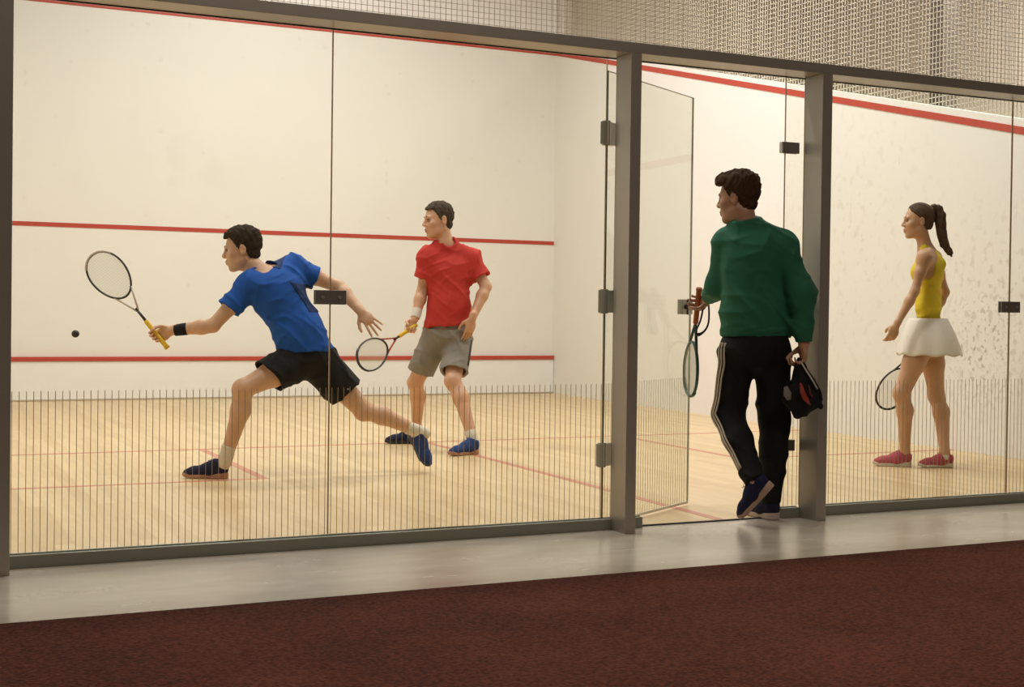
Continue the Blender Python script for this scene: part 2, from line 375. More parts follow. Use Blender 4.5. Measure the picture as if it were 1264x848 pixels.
MB().ball((DL+.012, -.052, zl+.006), (.040, .026, .027), ax=(Vector((.9, -.43, 0)), Vector((.43, .9, 0)), Vector((0, 0, 1)))).build('handle', simple('dark_grey_knob', (.06, .052, .05, 1), .45), door, smooth=True)
# court net over the wall
def net(name, label, u0, u1, zfun, z1, step, r, mat, axis, pos, group=None):
    mb = MB(); n = int((u1-u0)/step)
    for i in range(n+1):
        u = u0+i*step; z0 = zfun(u)
        if axis == 0: mb.box(u-r, u+r, pos-r, pos+r, z0, z1)
        else: mb.box(pos-r, pos+r, u-r, u+r, z0, z1)
    k = 0; z = zfun(u0 if zfun(u0) < zfun(u1) else u1)
    while z < z1:
        z += step
        a0, a1 = u0, u1
        if zfun(u1) > z:    # start of the sloped part
            a1 = u0+(z-zfun(u0))/(zfun(u1)-zfun(u0))*(u1-u0)
        if axis == 0: mb.box(a0, a1, pos-r, pos+r, z-r, z+r)
        else: mb.box(pos-r, pos+r, a0, a1, z-r, z+r)
    loc = ((u0+u1)/2, pos, zfun(u0)) if axis == 0 else (pos, (u0+u1)/2, zfun(u0))
    return tag(mb.build(name, mat, loc=loc), label, 'net')
net('safety_net', 'fine grey mesh net stretched above the metal beam of the glass wall', -6.9, .0, lambda u: ZB1, 3.5, .026, .0009, m_net, 0, .03)
net('safety_net', 'dense pale mesh net standing on top of the sloping side wall', .02, D-.05, lambda u: ZR+.07+(ZF-ZR-.03)*u/D, 5.4, .045, .0034, m_net2, 1, .075)
tag(MB().box(2.52, 2.72, 5.9, 6.1, 0, 6.4).build('column', m_dark, loc=(2.62, 6.0, 0)), 'dark upright column behind the pale side net', 'column')
tag(MB().box(-.05, -.02, D-.05, D-.02, ZF+.01, 6.39).build('corner_strip', m_tin, loc=(-.035, D-.035, ZF)), 'thin white vertical strip in the far court corner above the beam', 'trim strip')
# ceiling lamps
for (x, y, _), wh in zip(LAMPS, ('near left', 'near right', 'middle left', 'middle right', 'front wall')):
    t = empty('ceiling_light', (x, y, 5.74), 'long ceiling light over the %s part of the court' % wh, 'ceiling light', 'court ceiling lights')
    MB().box(-.78, .78, -.28, .28, .0, .08).build('housing', m_dark, t)
    MB().box(-.02, .02, -.02, .02, .08, .66).build('hanger', m_dark, t)


# ================================================================== signed distance modelling for figures, clothes and shoes
f32 = np.float32
def V3(*a): return np.array(a, dtype=np.float64)
def nrm(v): v = np.asarray(v, float); return v/np.linalg.norm(v)
class Op:
    def __init__(s, f, lo, hi, k=.02, op='add'): s.f = f; s.lo = np.array(lo, float); s.hi = np.array(hi, float); s.k = k; s.op = op
def RC(a, b, ra, rb, k=.03, op='add', cut=None):
    """tapered capsule; cut = (point, normal) removes everything on the normal's side"""
    a = np.asarray(a, float); b = np.asarray(b, float); ba = b-a; L2 = max(float(ba@ba), 1e-9)
    def f(x, y, z):
        px, py, pz = x-f32(a[0]), y-f32(a[1]), z-f32(a[2])
        t = np.clip((px*f32(ba[0])+py*f32(ba[1])+pz*f32(ba[2]))/f32(L2), 0, 1)
        d = np.sqrt((px-t*f32(ba[0]))**2+(py-t*f32(ba[1]))**2+(pz-t*f32(ba[2]))**2)-(f32(ra)+t*f32(rb-ra))
        if cut is not None:
            c, n = cut; d = np.maximum(d, (x-f32(c[0]))*f32(n[0])+(y-f32(c[1]))*f32(n[1])+(z-f32(c[2]))*f32(n[2]))
        return d
    r = max(ra, rb)
    return Op(f, np.minimum(a, b)-r, np.maximum(a, b)+r, k, op)
def EL(c, A, r, k=.04, op='add', cut=None):
    """ellipsoid with axes = rows of A"""
    c = np.asarray(c, float); A = np.asarray(A, float); r = np.asarray(r, float)
    def f(x, y, z):
        px, py, pz = x-f32(c[0]), y-f32(c[1]), z-f32(c[2]); k0 = 0; k1 = 0
        for i in range(3):
            q = px*f32(A[i][0])+py*f32(A[i][1])+pz*f32(A[i][2])
            k0 = k0+(q/f32(r[i]))**2; k1 = k1+(q/f32(r[i]**2))**2
        k0 = np.sqrt(k0); k1 = np.sqrt(k1)
        d = k0*(k0-1)/np.maximum(k1, 1e-6)
        if cut is not None:
            cc, n = cut; d = np.maximum(d, (x-f32(cc[0]))*f32(n[0])+(y-f32(cc[1]))*f32(n[1])+(z-f32(cc[2]))*f32(n[2]))
        return d
    ext = np.sqrt(((A.T*r)**2).sum(1))
    return Op(f, c-ext, c+ext, k, op)
def HALF(c, n, op='int'):
    c = np.asarray(c, float); n = nrm(n)
    def f(x, y, z): return (x-f32(c[0]))*f32(n[0])+(y-f32(c[1]))*f32(n[1])+(z-f32(c[2]))*f32(n[2])
    return Op(f, (-9, -9, -9), (9, 9, 9), .004, op)
def FUNC(f, lo, hi, k=.01, op='add'): return Op(f, lo, hi, k, op)
def axis_pts(lo, hi, h, fine):
    out = [lo]
    while out[-1] < hi:
        p = out[-1]; s = h
        for (a, b, hf) in fine:
            if a-h <= p <= b: s = min(s, hf)
        out.append(p+s)
    return np.array(out, dtype=f32)
def field(ops, h, fine=((), (), ()), pad=.02):
    adds = [o for o in ops if o.op == 'add']
    lo = np.min([o.lo for o in adds], 0)-pad; hi = np.max([o.hi for o in adds], 0)+pad
    ax = [axis_pts(lo[i], hi[i], h, fine[i]) for i in range(3)]
    Dm = np.full([len(a) for a in ax], 1.0, dtype=f32)
    for o in ops: apply_op(Dm, ax, o, h)
    return Dm, ax
def apply_op(Dm, ax, o, h):
    m = max(o.k, .0)+2.5*h
    sl = []
    for i in range(3):
        a = max(0, int(np.searchsorted(ax[i], o.lo[i]-m))); b = min(len(ax[i]), int(np.searchsorted(ax[i], o.hi[i]+m))+1)
        if a >= b: return
        sl.append(slice(a, b))
    x = ax[0][sl[0]][:, None, None]; y = ax[1][sl[1]][None, :, None]; z = ax[2][sl[2]][None, None, :]
    d = o.f(x, y, z).astype(f32); B = Dm[sl[0], sl[1], sl[2]]; k = f32(o.k)
    if o.op == 'add':
        hh = np.maximum(k-np.abs(B-d), 0)/k; B[...] = np.minimum(B, d)-hh*hh*k*f32(.25)
    elif o.op == 'sub':
        e = -d; hh = np.maximum(k-np.abs(B-e), 0)/k; B[...] = np.maximum(B, e)+hh*hh*k*f32(.25)
    elif o.op == 'int':
        Cc = np.maximum(B, d); Dm[...] = np.maximum(Dm, f32(.02)); Dm[sl[0], sl[1], sl[2]] = Cc
    elif o.op == 'disp': B[...] = B+d
def surfnet(V, ax):
    S = V < 0
    c = np.zeros([n-1 for n in V.shape], dtype=np.int8)
    for i in (0, 1):
        for j in (0, 1):
            for k in (0, 1): c += S[i:V.shape[0]-1+i, j:V.shape[1]-1+j, k:V.shape[2]-1+k]
    act = (c > 0) & (c < 8); idx = np.argwhere(act); n = len(idx)
    vid = np.full(act.shape, -1, dtype=np.int32); vid[act] = np.arange(n)
    I, Jx, K = idx.T; cor = {}; P = {}
    for i in (0, 1):
        for j in (0, 1):
            for k in (0, 1):
                cor[i, j, k] = V[I+i, Jx+j, K+k]; P[i, j, k] = np.stack([ax[0][I+i], ax[1][Jx+j], ax[2][K+k]], 1)
    acc = np.zeros((n, 3)); cnt = np.zeros(n)
    for a in cor:
        for ax_ in range(3):
            if a[ax_] == 0:
                b = list(a); b[ax_] = 1; b = tuple(b)
                v0, v1 = cor[a], cor[b]; mk = (v0 < 0) != (v1 < 0)
                t = np.where(mk, v0/np.where(mk, v0-v1, 1), 0)
                acc += np.where(mk[:, None], P[a]+(P[b]-P[a])*t[:, None], 0); cnt += mk
    verts = acc/np.maximum(cnt, 1)[:, None]
    quads = []
    for a in range(3):
        b, c2 = (a+1) % 3, (a+2) % 3
        s0 = [slice(None)]*3; s1 = [slice(None)]*3; s0[a] = slice(0, -1); s1[a] = slice(1, None)
        A0 = S[tuple(s0)]; A1 = S[tuple(s1)]; ch = np.argwhere(A0 != A1)
        ok = (ch[:, b] > 0) & (ch[:, c2] > 0) & (ch[:, b] < V.shape[b]-1) & (ch[:, c2] < V.shape[c2]-1); ch = ch[ok]
        def g(db, dc):
            q = ch.copy(); q[:, b] += db; q[:, c2] += dc; return vid[q[:, 0], q[:, 1], q[:, 2]]
        Q = np.stack([g(-1, -1), g(0, -1), g(0, 0), g(-1, 0)], 1)
        inside0 = A0[ch[:, 0], ch[:, 1], ch[:, 2]]
        Q[~inside0] = Q[~inside0][:, ::-1]; quads.append(Q)
    Q = np.concatenate(quads); Q = Q[(Q >= 0).all(1)]
    return verts, Q
def smooth_mesh(v, q, it, lam=.5):
    e = np.concatenate([q[:, [0, 1]], q[:, [1, 2]], q[:, [2, 3]], q[:, [3, 0]]]); e = np.concatenate([e, e[:, ::-1]])
    n = len(v); cnt = np.bincount(e[:, 0], minlength=n)
    for _ in range(it):
        av = np.stack([np.bincount(e[:, 0], weights=v[e[:, 1], i], minlength=n) for i in range(3)], 1)/np.maximum(cnt, 1)[:, None]
        v = v+(av-v)*lam
    return v
def largest(v, q, minfrac=.02):
    n = len(v); lab = np.arange(n)
    while True:
        m = lab[q].min(1); new = lab.copy()
        for i in range(4): np.minimum.at(new, q[:, i], m)
        new = new[new]
        if (new == lab).all(): break
        lab = new
    u, c = np.unique(lab, return_counts=True); keep = np.isin(lab, u[c > n*minfrac])
    remap = np.cumsum(keep)-1
    return v[keep], remap[q[keep[q].all(1)]]
def mesh_np(name, v, q, mat, parent=None, loc=(0, 0, 0)):
    me = bpy.data.meshes.new(name)
    me.vertices.add(len(v)); me.vertices.foreach_set('co', np.asarray(v, f32).ravel())
    me.loops.add(len(q)*4); me.loops.foreach_set('vertex_index', q.astype(np.int32).ravel())
    me.polygons.add(len(q)); me.polygons.foreach_set('loop_start', np.arange(0, len(q)*4, 4, dtype=np.int32))
    me.polygons.foreach_set('use_smooth', np.ones(len(q), dtype=bool))
    me.update(calc_edges=True); me.validate(); me.materials.append(mat)
    o = bpy.data.objects.new(name, me); COL.objects.link(o)
    if parent is not None: o.parent = parent
    o.location = loc
    return o
def sdf_mesh(name, ops, mat, parent=None, h=.006, fine=((), (), ()), it=2, loc=(0, 0, 0), keep=None):
    Dm, ax = field(ops, h, fine); v, q = surfnet(Dm, ax)
    if keep: v, q = largest(v, q, keep)
    v = smooth_mesh(v, q, it)
    return mesh_np(name, v, q, mat, parent, loc)

UV = np.array([[math.cos(YAW), -math.sin(YAW), 0], [math.sin(YAW), math.cos(YAW), 0], [0, 0, 1]])   # along the glass view, into the court, up
def uw(a, b, c): return a*UV[0]+b*UV[1]+c*UV[2]
def frame(x, zhint):
    x = nrm(x); z = np.asarray(zhint, float); z = nrm(z-x*(z@x)); y = np.cross(z, x); return np.array([x, y, z])   # forward, left, up
def folds(lst, lo, hi):
    """cloth folds: list of (direction, frequency, phase, amplitude, warp direction)"""
    def f(x, y, z):
        d = 0
        for (k, fr, ph, am, wd) in lst:
            q = x*f32(k[0])+y*f32(k[1])+z*f32(k[2]); w = x*f32(wd[0])+y*f32(wd[1])+z*f32(wd[2])
            s = (1-np.abs(np.sin(q*f32(fr*.5)+1.3*np.sin(w*f32(fr*.25)+ph)+f32(ph))))**2; e = .5+.5*np.sin(w*f32(fr*.33)+q*f32(fr*.21)+ph*2)
            d = d+f32(am*2.6)*(f32(.07)-s*e)
        return d
    return Op(f, lo, hi, .0, 'disp')

# ---------------------------------------------------------------- heads
def head_ops(H, F, s=1.0, fem=False):
    """H head centre, F rows: forward, left, up"""
    P = lambda x, y, z: H+s*(F[0]*x+F[1]*y+F[2]*z)
    E = lambda c, r, k=.03, op='add': EL(P(*c), F, np.array(r)*s, k, op)
    R = lambda a, b, ra, rb, k=.015, op='add': RC(P(*a), P(*b), ra*s, rb*s, k, op)
    jw = .044 if fem else .052
    o = [E((-.014, 0, .035), (.096, .075, .086)), E((.028, 0, -.02), (.064, .062, .085), .03),
         E((.030, 0, -.072), (.052, jw, .040), .03), R((.070, -.010, -.101), (.070, .010, -.101), .019, .019, .02),
         R((-.01, -.052, -.055), (.055, -.022, -.098), .014, .012, .025), R((-.01, .052, -.055), (.055, .022, -.098), .014, .012, .025),
         R((.078, -.036, .022), (.084, -.008, .020), .011, .010, .015), R((.078, .036, .022), (.084, .008, .020), .011, .010, .015),
         R((.060, -.048, -.022), (.070, -.030, -.030), .016, .014, .025), R((.060, .048, -.022), (.070, .030, -.030), .016, .014, .025)]
    for sg in (-1, 1): o.append(EL(P(.092, sg*.031, .003), F, V3(.016, .019, .013)*s, .012, 'sub'))
    o += [R((.086, 0, .014), (.109, 0, -.024), .0075, .0105, .010), R((.101, -.010, -.030), (.101, .010, -.030), .009, .009, .008),
          R((.088, -.016, -.058), (.092, .016-.016, -.056), .0075, .009, .008), R((.088, .016, -.058), (.092, 0, -.056), .0075, .009, .008),
          R((.086, -.014, -.071), (.089, 0, -.073), .0075, .0095, .008), R((.086, .014, -.071), (.089, 0, -.073), .0075, .0095, .008)]
    for sg in (-1, 1):
        Fe = frame(F[0]*.35+F[1]*sg*.9, F[2])
        A = np.array([nrm(F[0]+F[1]*sg*.35), nrm(F[1]*sg-F[0]*.35), F[2]])
        o.append(EL(P(-.012, sg*.080, -.006), A, V3(.020, .008, .033)*s, .008))
        o.append(EL(P(-.006, sg*.088, -.004), A, V3(.010, .006, .018)*s, .006, 'sub'))
    return o
def face_parts(H, F, s, body, hair_mat, fem=False, lips=(.40, .16, .12, 1)):
    P = lambda x, y, z: H+s*(F[0]*x+F[1]*y+F[2]*z)
    ax = tuple(Vector(a) for a in F)
    for sg in (-1, 1):
        e = MB().ball(P(.0765, sg*.031, .002), V3(.0110, .0115, .0062)*s, 12, 8, ax).build('eye', M_EYE, body, smooth=True)
        MB().ball(P(.0855, sg*.0315, .002), V3(.0035, .0062, .0060)*s, 10, 6, ax).build('iris', M_IRIS, e, smooth=True)
        MB().tube([P(.0875, sg*.020, .0075), P(.0850, sg*.031, .0100), P(.0760, sg*.042, .005)], [.0016*s, .0022*s, .0015*s], 6).build('eyelashes', hair_mat, e, smooth=True)
        MB().tube([P(.0930, sg*.013, .026), P(.0890, sg*.028, .0300), P(.0740, sg*.044, .025)], [.0035*s, .0040*s, .002*s], 6, flat=.6).build('eyebrow', hair_mat, body, smooth=True)
    ml = simple('lip_tone', lips, .5)
    MB().tube([P(.0905, -.019, -.0635), P(.0995, -.006, -.0595), P(.0995, .006, -.0595), P(.0905, .019, -.0635)], [.002*s, .0042*s, .0042*s, .002*s], 6).tube(
        [P(.0895, -.017, -.0655), P(.0975, -.005, -.0705), P(.0975, .005, -.0705), P(.0895, .017, -.0655)], [.002*s, .0046*s, .0046*s, .002*s], 6).build('lips', ml, body, smooth=True)
def hair_short(H, F, s, mat, body, top=.020, side=.008, fringe=.012, quiff=0., name='hair'):
    P = lambda x, y, z: H+s*(F[0]*x+F[1]*y+F[2]*z)
    lo = H-.16; hi = H+.16
    def f(x, y, z):
        qx, qy, qz = x-f32(H[0]), y-f32(H[1]), z-f32(H[2])
        a, b, c = [(qx*f32(F[i][0])+qy*f32(F[i][1])+qz*f32(F[i][2]))/f32(s) for i in range(3)]
        th = side+(top-side)*np.clip((c-.03)/.07, 0, 1)+fringe*np.clip((a-.02)/.06, 0, 1)*np.clip((c-.05)/.03, 0, 1)
        k0 = np.sqrt(((a+.014)/(.097+th))**2+(b/(.076+th*.8))**2+((c-.035)/(.087+th))**2); d = (k0-1)*.085
        # nape volume
        k2 = np.sqrt(((a+.050)/(.046+th*.3))**2+(b/(.056+th*.3))**2+((c+.022)/.055)**2); d = np.minimum(d, (k2-1)*.048)
        A = np.maximum(.073-c+.10*np.abs(b), a-.105)                        # crown and fringe
        Bq = np.maximum(a-.012-.55*np.clip(c, -.02, .09), -.020-c)   # temples and sideburns
        C = np.maximum(a+.030, -.066-c-.25*np.clip(-.03-a, 0, .1))                                   # back
        reg = np.minimum(np.minimum(A, Bq), C)+.003*np.sin(b*330+a*150)*np.sin(c*300+b*90)
        n = np.sin(a*190+3*np.sin(b*90)+c*60)*np.sin(b*170+c*120)*.0032+np.sin(a*90+b*60)*np.sin(b*80-c*70+1)*.0022*(c > .03)
        if quiff: d = d-quiff*np.exp(-((a-.075)**2+(c-.095)**2+(b*.6)**2)/.0009)
        return (np.maximum(d+n, reg))*f32(s)
    return sdf_mesh(name, [FUNC(f, lo, hi, .004)], mat, body, h=.0033, it=1, keep=.05)

# ---------------------------------------------------------------- hands
def hand_ops(Wp, d, t, left, curls, thumb=.35, s=1.0, spread=.0):
    d = nrm(d); t = nrm(np.asarray(t, float)-d*(d@np.asarray(t, float))); n = np.cross(d, t) if left else np.cross(t, d)
    P = lambda a, b, c: Wp+s*(d*a+t*b+n*c)
    A = np.array([d, t, n])
    o = [RC(P(-.03, 0, 0), P(.015, 0, 0), .026*s, .025*s, .015), EL(P(.055, 0, 0), A, V3(.050, .042, .018)*s, .012),
         RC(P(.02, .022, .004), P(.045, .030, .008), .015*s, .012*s, .01)]
    L = [(.040, .026, .021), (.045, .029, .022), (.041, .027, .021), (.032, .021, .019)]
    for i, (b, ln) in enumerate(zip((.031, .0105, -.0105, -.030), L)):
        p = P(.088-abs(i-1.2)*.004, b, 0); a = 0; r = .0092 if i < 3 else .0082
        sp = (1.5-i)*spread
        for j, l in enumerate(ln):
            a += curls[i]*(.85 if j else 1)
            dd = nrm(d*math.cos(a)+n*math.sin(a)+t*sp); q = p+dd*l*s
            o.append(RC(p, q, r*s, (r-.0008)*s, .003)); p = q; r -= .0008
    p = P(.018, .026, .004); dirs = [nrm(d*.62+t*(.75-.35*max(0, thumb))+n*.30*(1+thumb)), nrm(d*(.9-thumb*.2)+t*(.45-thumb*.5)+n*(.2+thumb)), nrm(d*(.95-thumb*.3)+t*(.15-thumb*.8)+n*(.15+thumb))]
    for dd, l, r in zip(dirs, (.040, .032, .027), (.0135, .0108, .0098)):
        q = p+dd*l*s; o.append(RC(p, q, r*s, (r-.001)*s, .005)); p = q
    return o, (d, t, n, P)

# ---------------------------------------------------------------- limbs and torso
def torso_axes(J):
    upv = nrm(J['neck']-J['pelvis']); S = J['sl']-J['sr']; S = nrm(S-upv*(S@upv)); Fd = np.cross(S, upv); return S, Fd, upv
def body_core(J, fem=False, g=0.0, gs=1.0):
    S, Fd, upv = torso_axes(J); A = np.array([S, Fd, upv]); o = []
    hs = J['hl']-J['hr']; hs = nrm(hs); up2 = nrm(J['waist']-J['pelvis']); hs = nrm(hs-up2*(hs@up2)); Fh = np.cross(hs, up2); Ah = np.array([hs, Fh, up2])
    if fem:
        o += [EL(J['chest']+upv*.01, A, V3(.130, .090, .150)+g, .05), EL(J['waist'], A, V3(.112, .082, .13)+g, .06), EL(J['pelvis'], Ah, V3(.150, .108, .115)+g, .06)]
        for sg in (-1, 1): o.append(EL(J['chest']+Fd*.062+S*sg*.058-upv*.005, A, V3(.056, .050, .058)+g, .03)); o.append(EL(J['pelvis']-Fh*.045+hs*sg*.065-up2*.045, Ah, V3(.075, .075, .085)+g, .03))
    else:
        o += [EL(J['chest']+upv*.015, A, V3(.158, .105, .165)+g, .05), EL(J['waist'], A, V3(.135, .095, .15)+g, .07), EL(J['pelvis'], Ah, V3(.150, .108, .120)+g, .06)]
        for sg in (-1, 1): o.append(EL(J['chest']+Fd*.050+S*sg*.070+upv*.05, A, V3(.075, .052, .062)+g, .04)); o.append(EL(J['pelvis']-Fh*.040+hs*sg*.06-up2*.04, Ah, V3(.072, .070, .085)+g, .03))
    w = .040 if fem else .052
    for k in ('sl', 'sr'):
        o.append(RC(J['neck']-upv*.03, J[k]+upv*.0, w+g, w+g, .05)); o.append(RC(J['chest']+upv*.07, J[k], .065*(.85 if fem else 1)+g, w+.004+g, .05))
    return o
def arm_ops(J, s, fem=False):
    k = .75 if fem else 1.0; a, e, w = J['s'+s], J['e'+s], J['w'+s]; m = a*.55+e*.45; f = e*.72+w*.28
    return [RC(a, m, .053*k, .049*k, .04), RC(m, e, .047*k, .038*k, .03), RC(e, f, .040*k, .043*k, .02), RC(f, w, .043*k, .0265*k, .02)]
def leg_ops(J, s, bend, fem=False):
    """bend: direction of the back of the knee"""
    k = .98 if fem else 1.0; a, e, w = J['h'+s], J['k'+s], J['a'+s]; m = a*.6+e*.4; f = e*.70+w*.30+np.asarray(bend)*.018
    return [RC(a, m, .094*k, .078*k, .05), RC(m, e, .078*k, .055*k, .03), EL(e-np.asarray(bend)*.012, np.eye(3), V3(.05, .05, .055)*k, .02), RC(e, f, .050*k, .056*k, .03), RC(f, w, .055*k, .034*k, .03)]
def foot_frame(heel, toe, zup): return frame(np.asarray(toe)-np.asarray(heel), zup)
def foot_op(heel, F, ank):
    P = lambda x, y, z: heel+F[0]*x+F[1]*y+F[2]*z
    return [RC(ank, P(.045, 0, .05), .036, .034, .02), RC(P(.045, 0, .045), P(.20, 0, .035), .030, .024, .02)]
def shoe(heel, F, body, mat, sole_mat, lace_mat, accent=None, s=1.0, label=None, tongue=True):
    heel = np.asarray(heel, float)
    P = lambda x, y, z: heel+s*(F[0]*x+F[1]*y+F[2]*z)
    base = (P(0, 0, .016), -F[2])
    up = [RC(P(.036, 0, .046), P(.10, 0, .052), .036*s, .038*s, .02), RC(P(.10, 0, .050), P(.205, .002, .032), .041*s, .036*s, .03),
          RC(P(.20, 0, .030), P(.242, .0, .026), .037*s, .028*s, .02), RC(P(.034, 0, .075), P(.055, 0, .085), .038*s, .040*s, .02),
          RC(P(.07, 0, .085), P(.13, 0, .062), .030*s, .028*s, .02), HALF(P(0, 0, .014), -F[2]),
          HALF(P(.05, 0, .112), nrm(F[2]*.9-F[0]*.35)), RC(P(.045, 0, .105), P(.05, 0, .14), .030*s, .032*s, .004, 'sub')]
    o = sdf_mesh('shoe', up, mat, body, h=.0045, it=1)
    if label: o['label'] = label
    def f(x, y, z):
        qx, qy, qz = x-f32(heel[0]), y-f32(heel[1]), z-f32(heel[2])
        a, b, c = [(qx*f32(F[i][0])+qy*f32(F[i][1])+qz*f32(F[i][2]))/f32(s) for i in range(3)]
        d = 9.
        for (x0, x1, r0, r1) in ((.034, .10, .037, .034), (.10, .195, .034, .044), (.195, .240, .044, .033)):
            t = np.clip((a-x0)/(x1-x0), 0, 1); d = np.minimum(d, np.sqrt((a-x0-t*(x1-x0))**2+b**2)-(r0+t*(r1-r0)))
        th = .012+.006*np.clip((.14-a)/.14, 0, 1); lift = .012*np.clip((a-.19)/.08, 0, 1)**2
        return np.maximum(d, np.abs(c-th-lift)-th)*f32(s)
    c = P(.13, 0, .02)
    so = sdf_mesh('sole', [FUNC(f, c-.19, c+.19, .004)], sole_mat, o, h=.004, it=1)
    mb = MB()
    for i in range(4):
        x = .10+i*.021; zz = .098-i*.0095
        mb.tube([P(x, -.022, zz-.008), P(x+.004, 0, zz), P(x, .022, zz-.008)], .0022, 5)
    mb.tube([P(.09, 0, .102), P(.085, .022, .116), P(.11, .030, .108), P(.092, .004, .102)], .0017, 5)
    mb.tube([P(.09, 0, .102), P(.088, -.022, .116), P(.112, -.030, .105), P(.092, -.004, .102)], .0017, 5)
    mb.build('laces', lace_mat, o, smooth=True)
    if accent:
        for sg in (-1, 1):
            MB().tube([P(.055, sg*.0385, .03), P(.085, sg*.040, .052), P(.115, sg*.0395, .062), P(.125, sg*.0385, .04)], .0035, 6).build('side_stripe', accent, o, smooth=True)
    return o
def sock(J, s, body, mat, h0, fem=False):
    a, e = J['a'+s], J['k'+s]; d = nrm(e-a); q = .90 if fem else 1.04
    o = sdf_mesh('sock', [RC(a-d*.03, a+d*.02, .038*q, .039*q, .01), RC(a+d*.02, a+d*(h0+.04), .039*q, (.043 if h0 > .06 else .041)*q, .01, cut=(a+d*h0, d))], mat, body, h=.005, it=1)
    return o

M_EYE = simple('eye_white', (.42, .34, .27, 1), .4); M_IRIS = simple('iris', (.05, .028, .015, 1), .2)
def skin(name, c):
    m = simple(name, c, .48, noise=.10, nscale=14, bump=.05, bscale=160); m.node_tree.nodes['Principled BSDF'].inputs['Subsurface Weight'].default_value = 0.0
    return m
SK1 = skin('skin_blue_player', (.60, .345, .205, 1)); SK2 = skin('skin_red_player', (.61, .335, .20, 1)); SK3 = skin('skin_green_man', (.50, .27, .165, 1)); SK4 = skin('skin_woman', (.56, .315, .175, 1))
H_DARK = simple('dark_brown_hair', (.040, .025, .015, 1), .85, spec=.15, noise=.5, nscale=90); H_BR = simple('brown_hair', (.060, .030, .013, 1), .85, spec=.15, noise=.5, nscale=90); H_SH = simple('short_dark_hair', (.065, .048, .032, 1), .85, spec=.15, noise=.5, nscale=90)
H_W = simple('long_brown_hair', (.075, .042, .022, 1), .7, spec=.25, noise=.45, nscale=60)

def person(root, label, sk, J, HF, bends, hands, feet, h=.0072, fem=False, hs=1.0, extra_fine=()):
    """the whole body as one surface"""
    o = body_core(J, fem)
    o += [RC(J['neck']-torso_axes(J)[2]*.02, J['head']-HF[2]*.075*hs-HF[0]*.022, .064*(.78 if fem else 1), .058*(.78 if fem else 1), .03)]
    for s in 'lr': o += leg_ops(J, s, bends[s], fem)
    for s in 'lr': o += arm_ops(J, s, fem)
    for s in 'lr': o += foot_op(feet[s][0], feet[s][1], J['a'+s])
    o += head_ops(J['head'], HF, hs, fem)
    fine = [[], [], []]
    def addf(c, r, hf):
        for i in range(3): fine[i].append((c[i]-r, c[i]+r, hf))
    addf(J['head'], .125, .0042)
    for s in 'lr':
        ops, fr = hand_ops(**hands[s]); o += ops; c = hands[s]['Wp']+fr[0]*.08; addf(c, .085, .0045)
    b = sdf_mesh('person', o, sk, None, h=h, fine=fine, it=2, loc=root)
    return tag(b, label, 'person')

def to_np(d): return {k: V3(*v) for k, v in d.items()}
def subs_first(sleeves, subs, core): return sleeves+subs+core
def cyl_cut_arm(J, s, frac, r0, r1, extra=None):
    a, e = J['s'+s], J['e'+s]; p = a+(e-a)*frac; d = nrm(e-a)
    return [RC(a, a+(e-a)*(frac+.12), r0, r1, .03, cut=(p, d)), ], [RC(p-d*.03, p+d*.06, r1-.018, r1-.014, .004, 'sub')]
def collar_sub(J, HF, r, up_=.0, fwd=.0):
    S, Fd, upv = torso_axes(J)
    return [RC(J['neck']+upv*(.012+up_)+Fd*fwd, J['head']-HF[2]*.06, r, r+.012, .006, 'sub')]
def neck_dir(J, HF): return nrm(J['head']-HF[2]*.075-HF[0]*.022-J['neck'])
def collar_add(J, HF, h, r):
    n = neck_dir(J, HF); c = J['neck']
    return [RC(c-n*.03, c+n*(h+.05), r+.012, r, .03, cut=(c+n*h, n))]
def collar_cut(J, HF, h, r):
    n = neck_dir(J, HF); c = J['neck']
    return [RC(c+n*(h-.035), c+n*(h+.12), r, r+.004, .004, 'sub')]
def scoop(J, drop=.012, out=.066, r=(.072, .056, .052)):
    S, Fd, upv = torso_axes(J)
    return [EL(J['neck']+Fd*out-upv*drop, np.array([S, Fd, upv]), r, .006, 'sub')]
BIG = (V3(-2, -2, -1), V3(2, 2, 3))

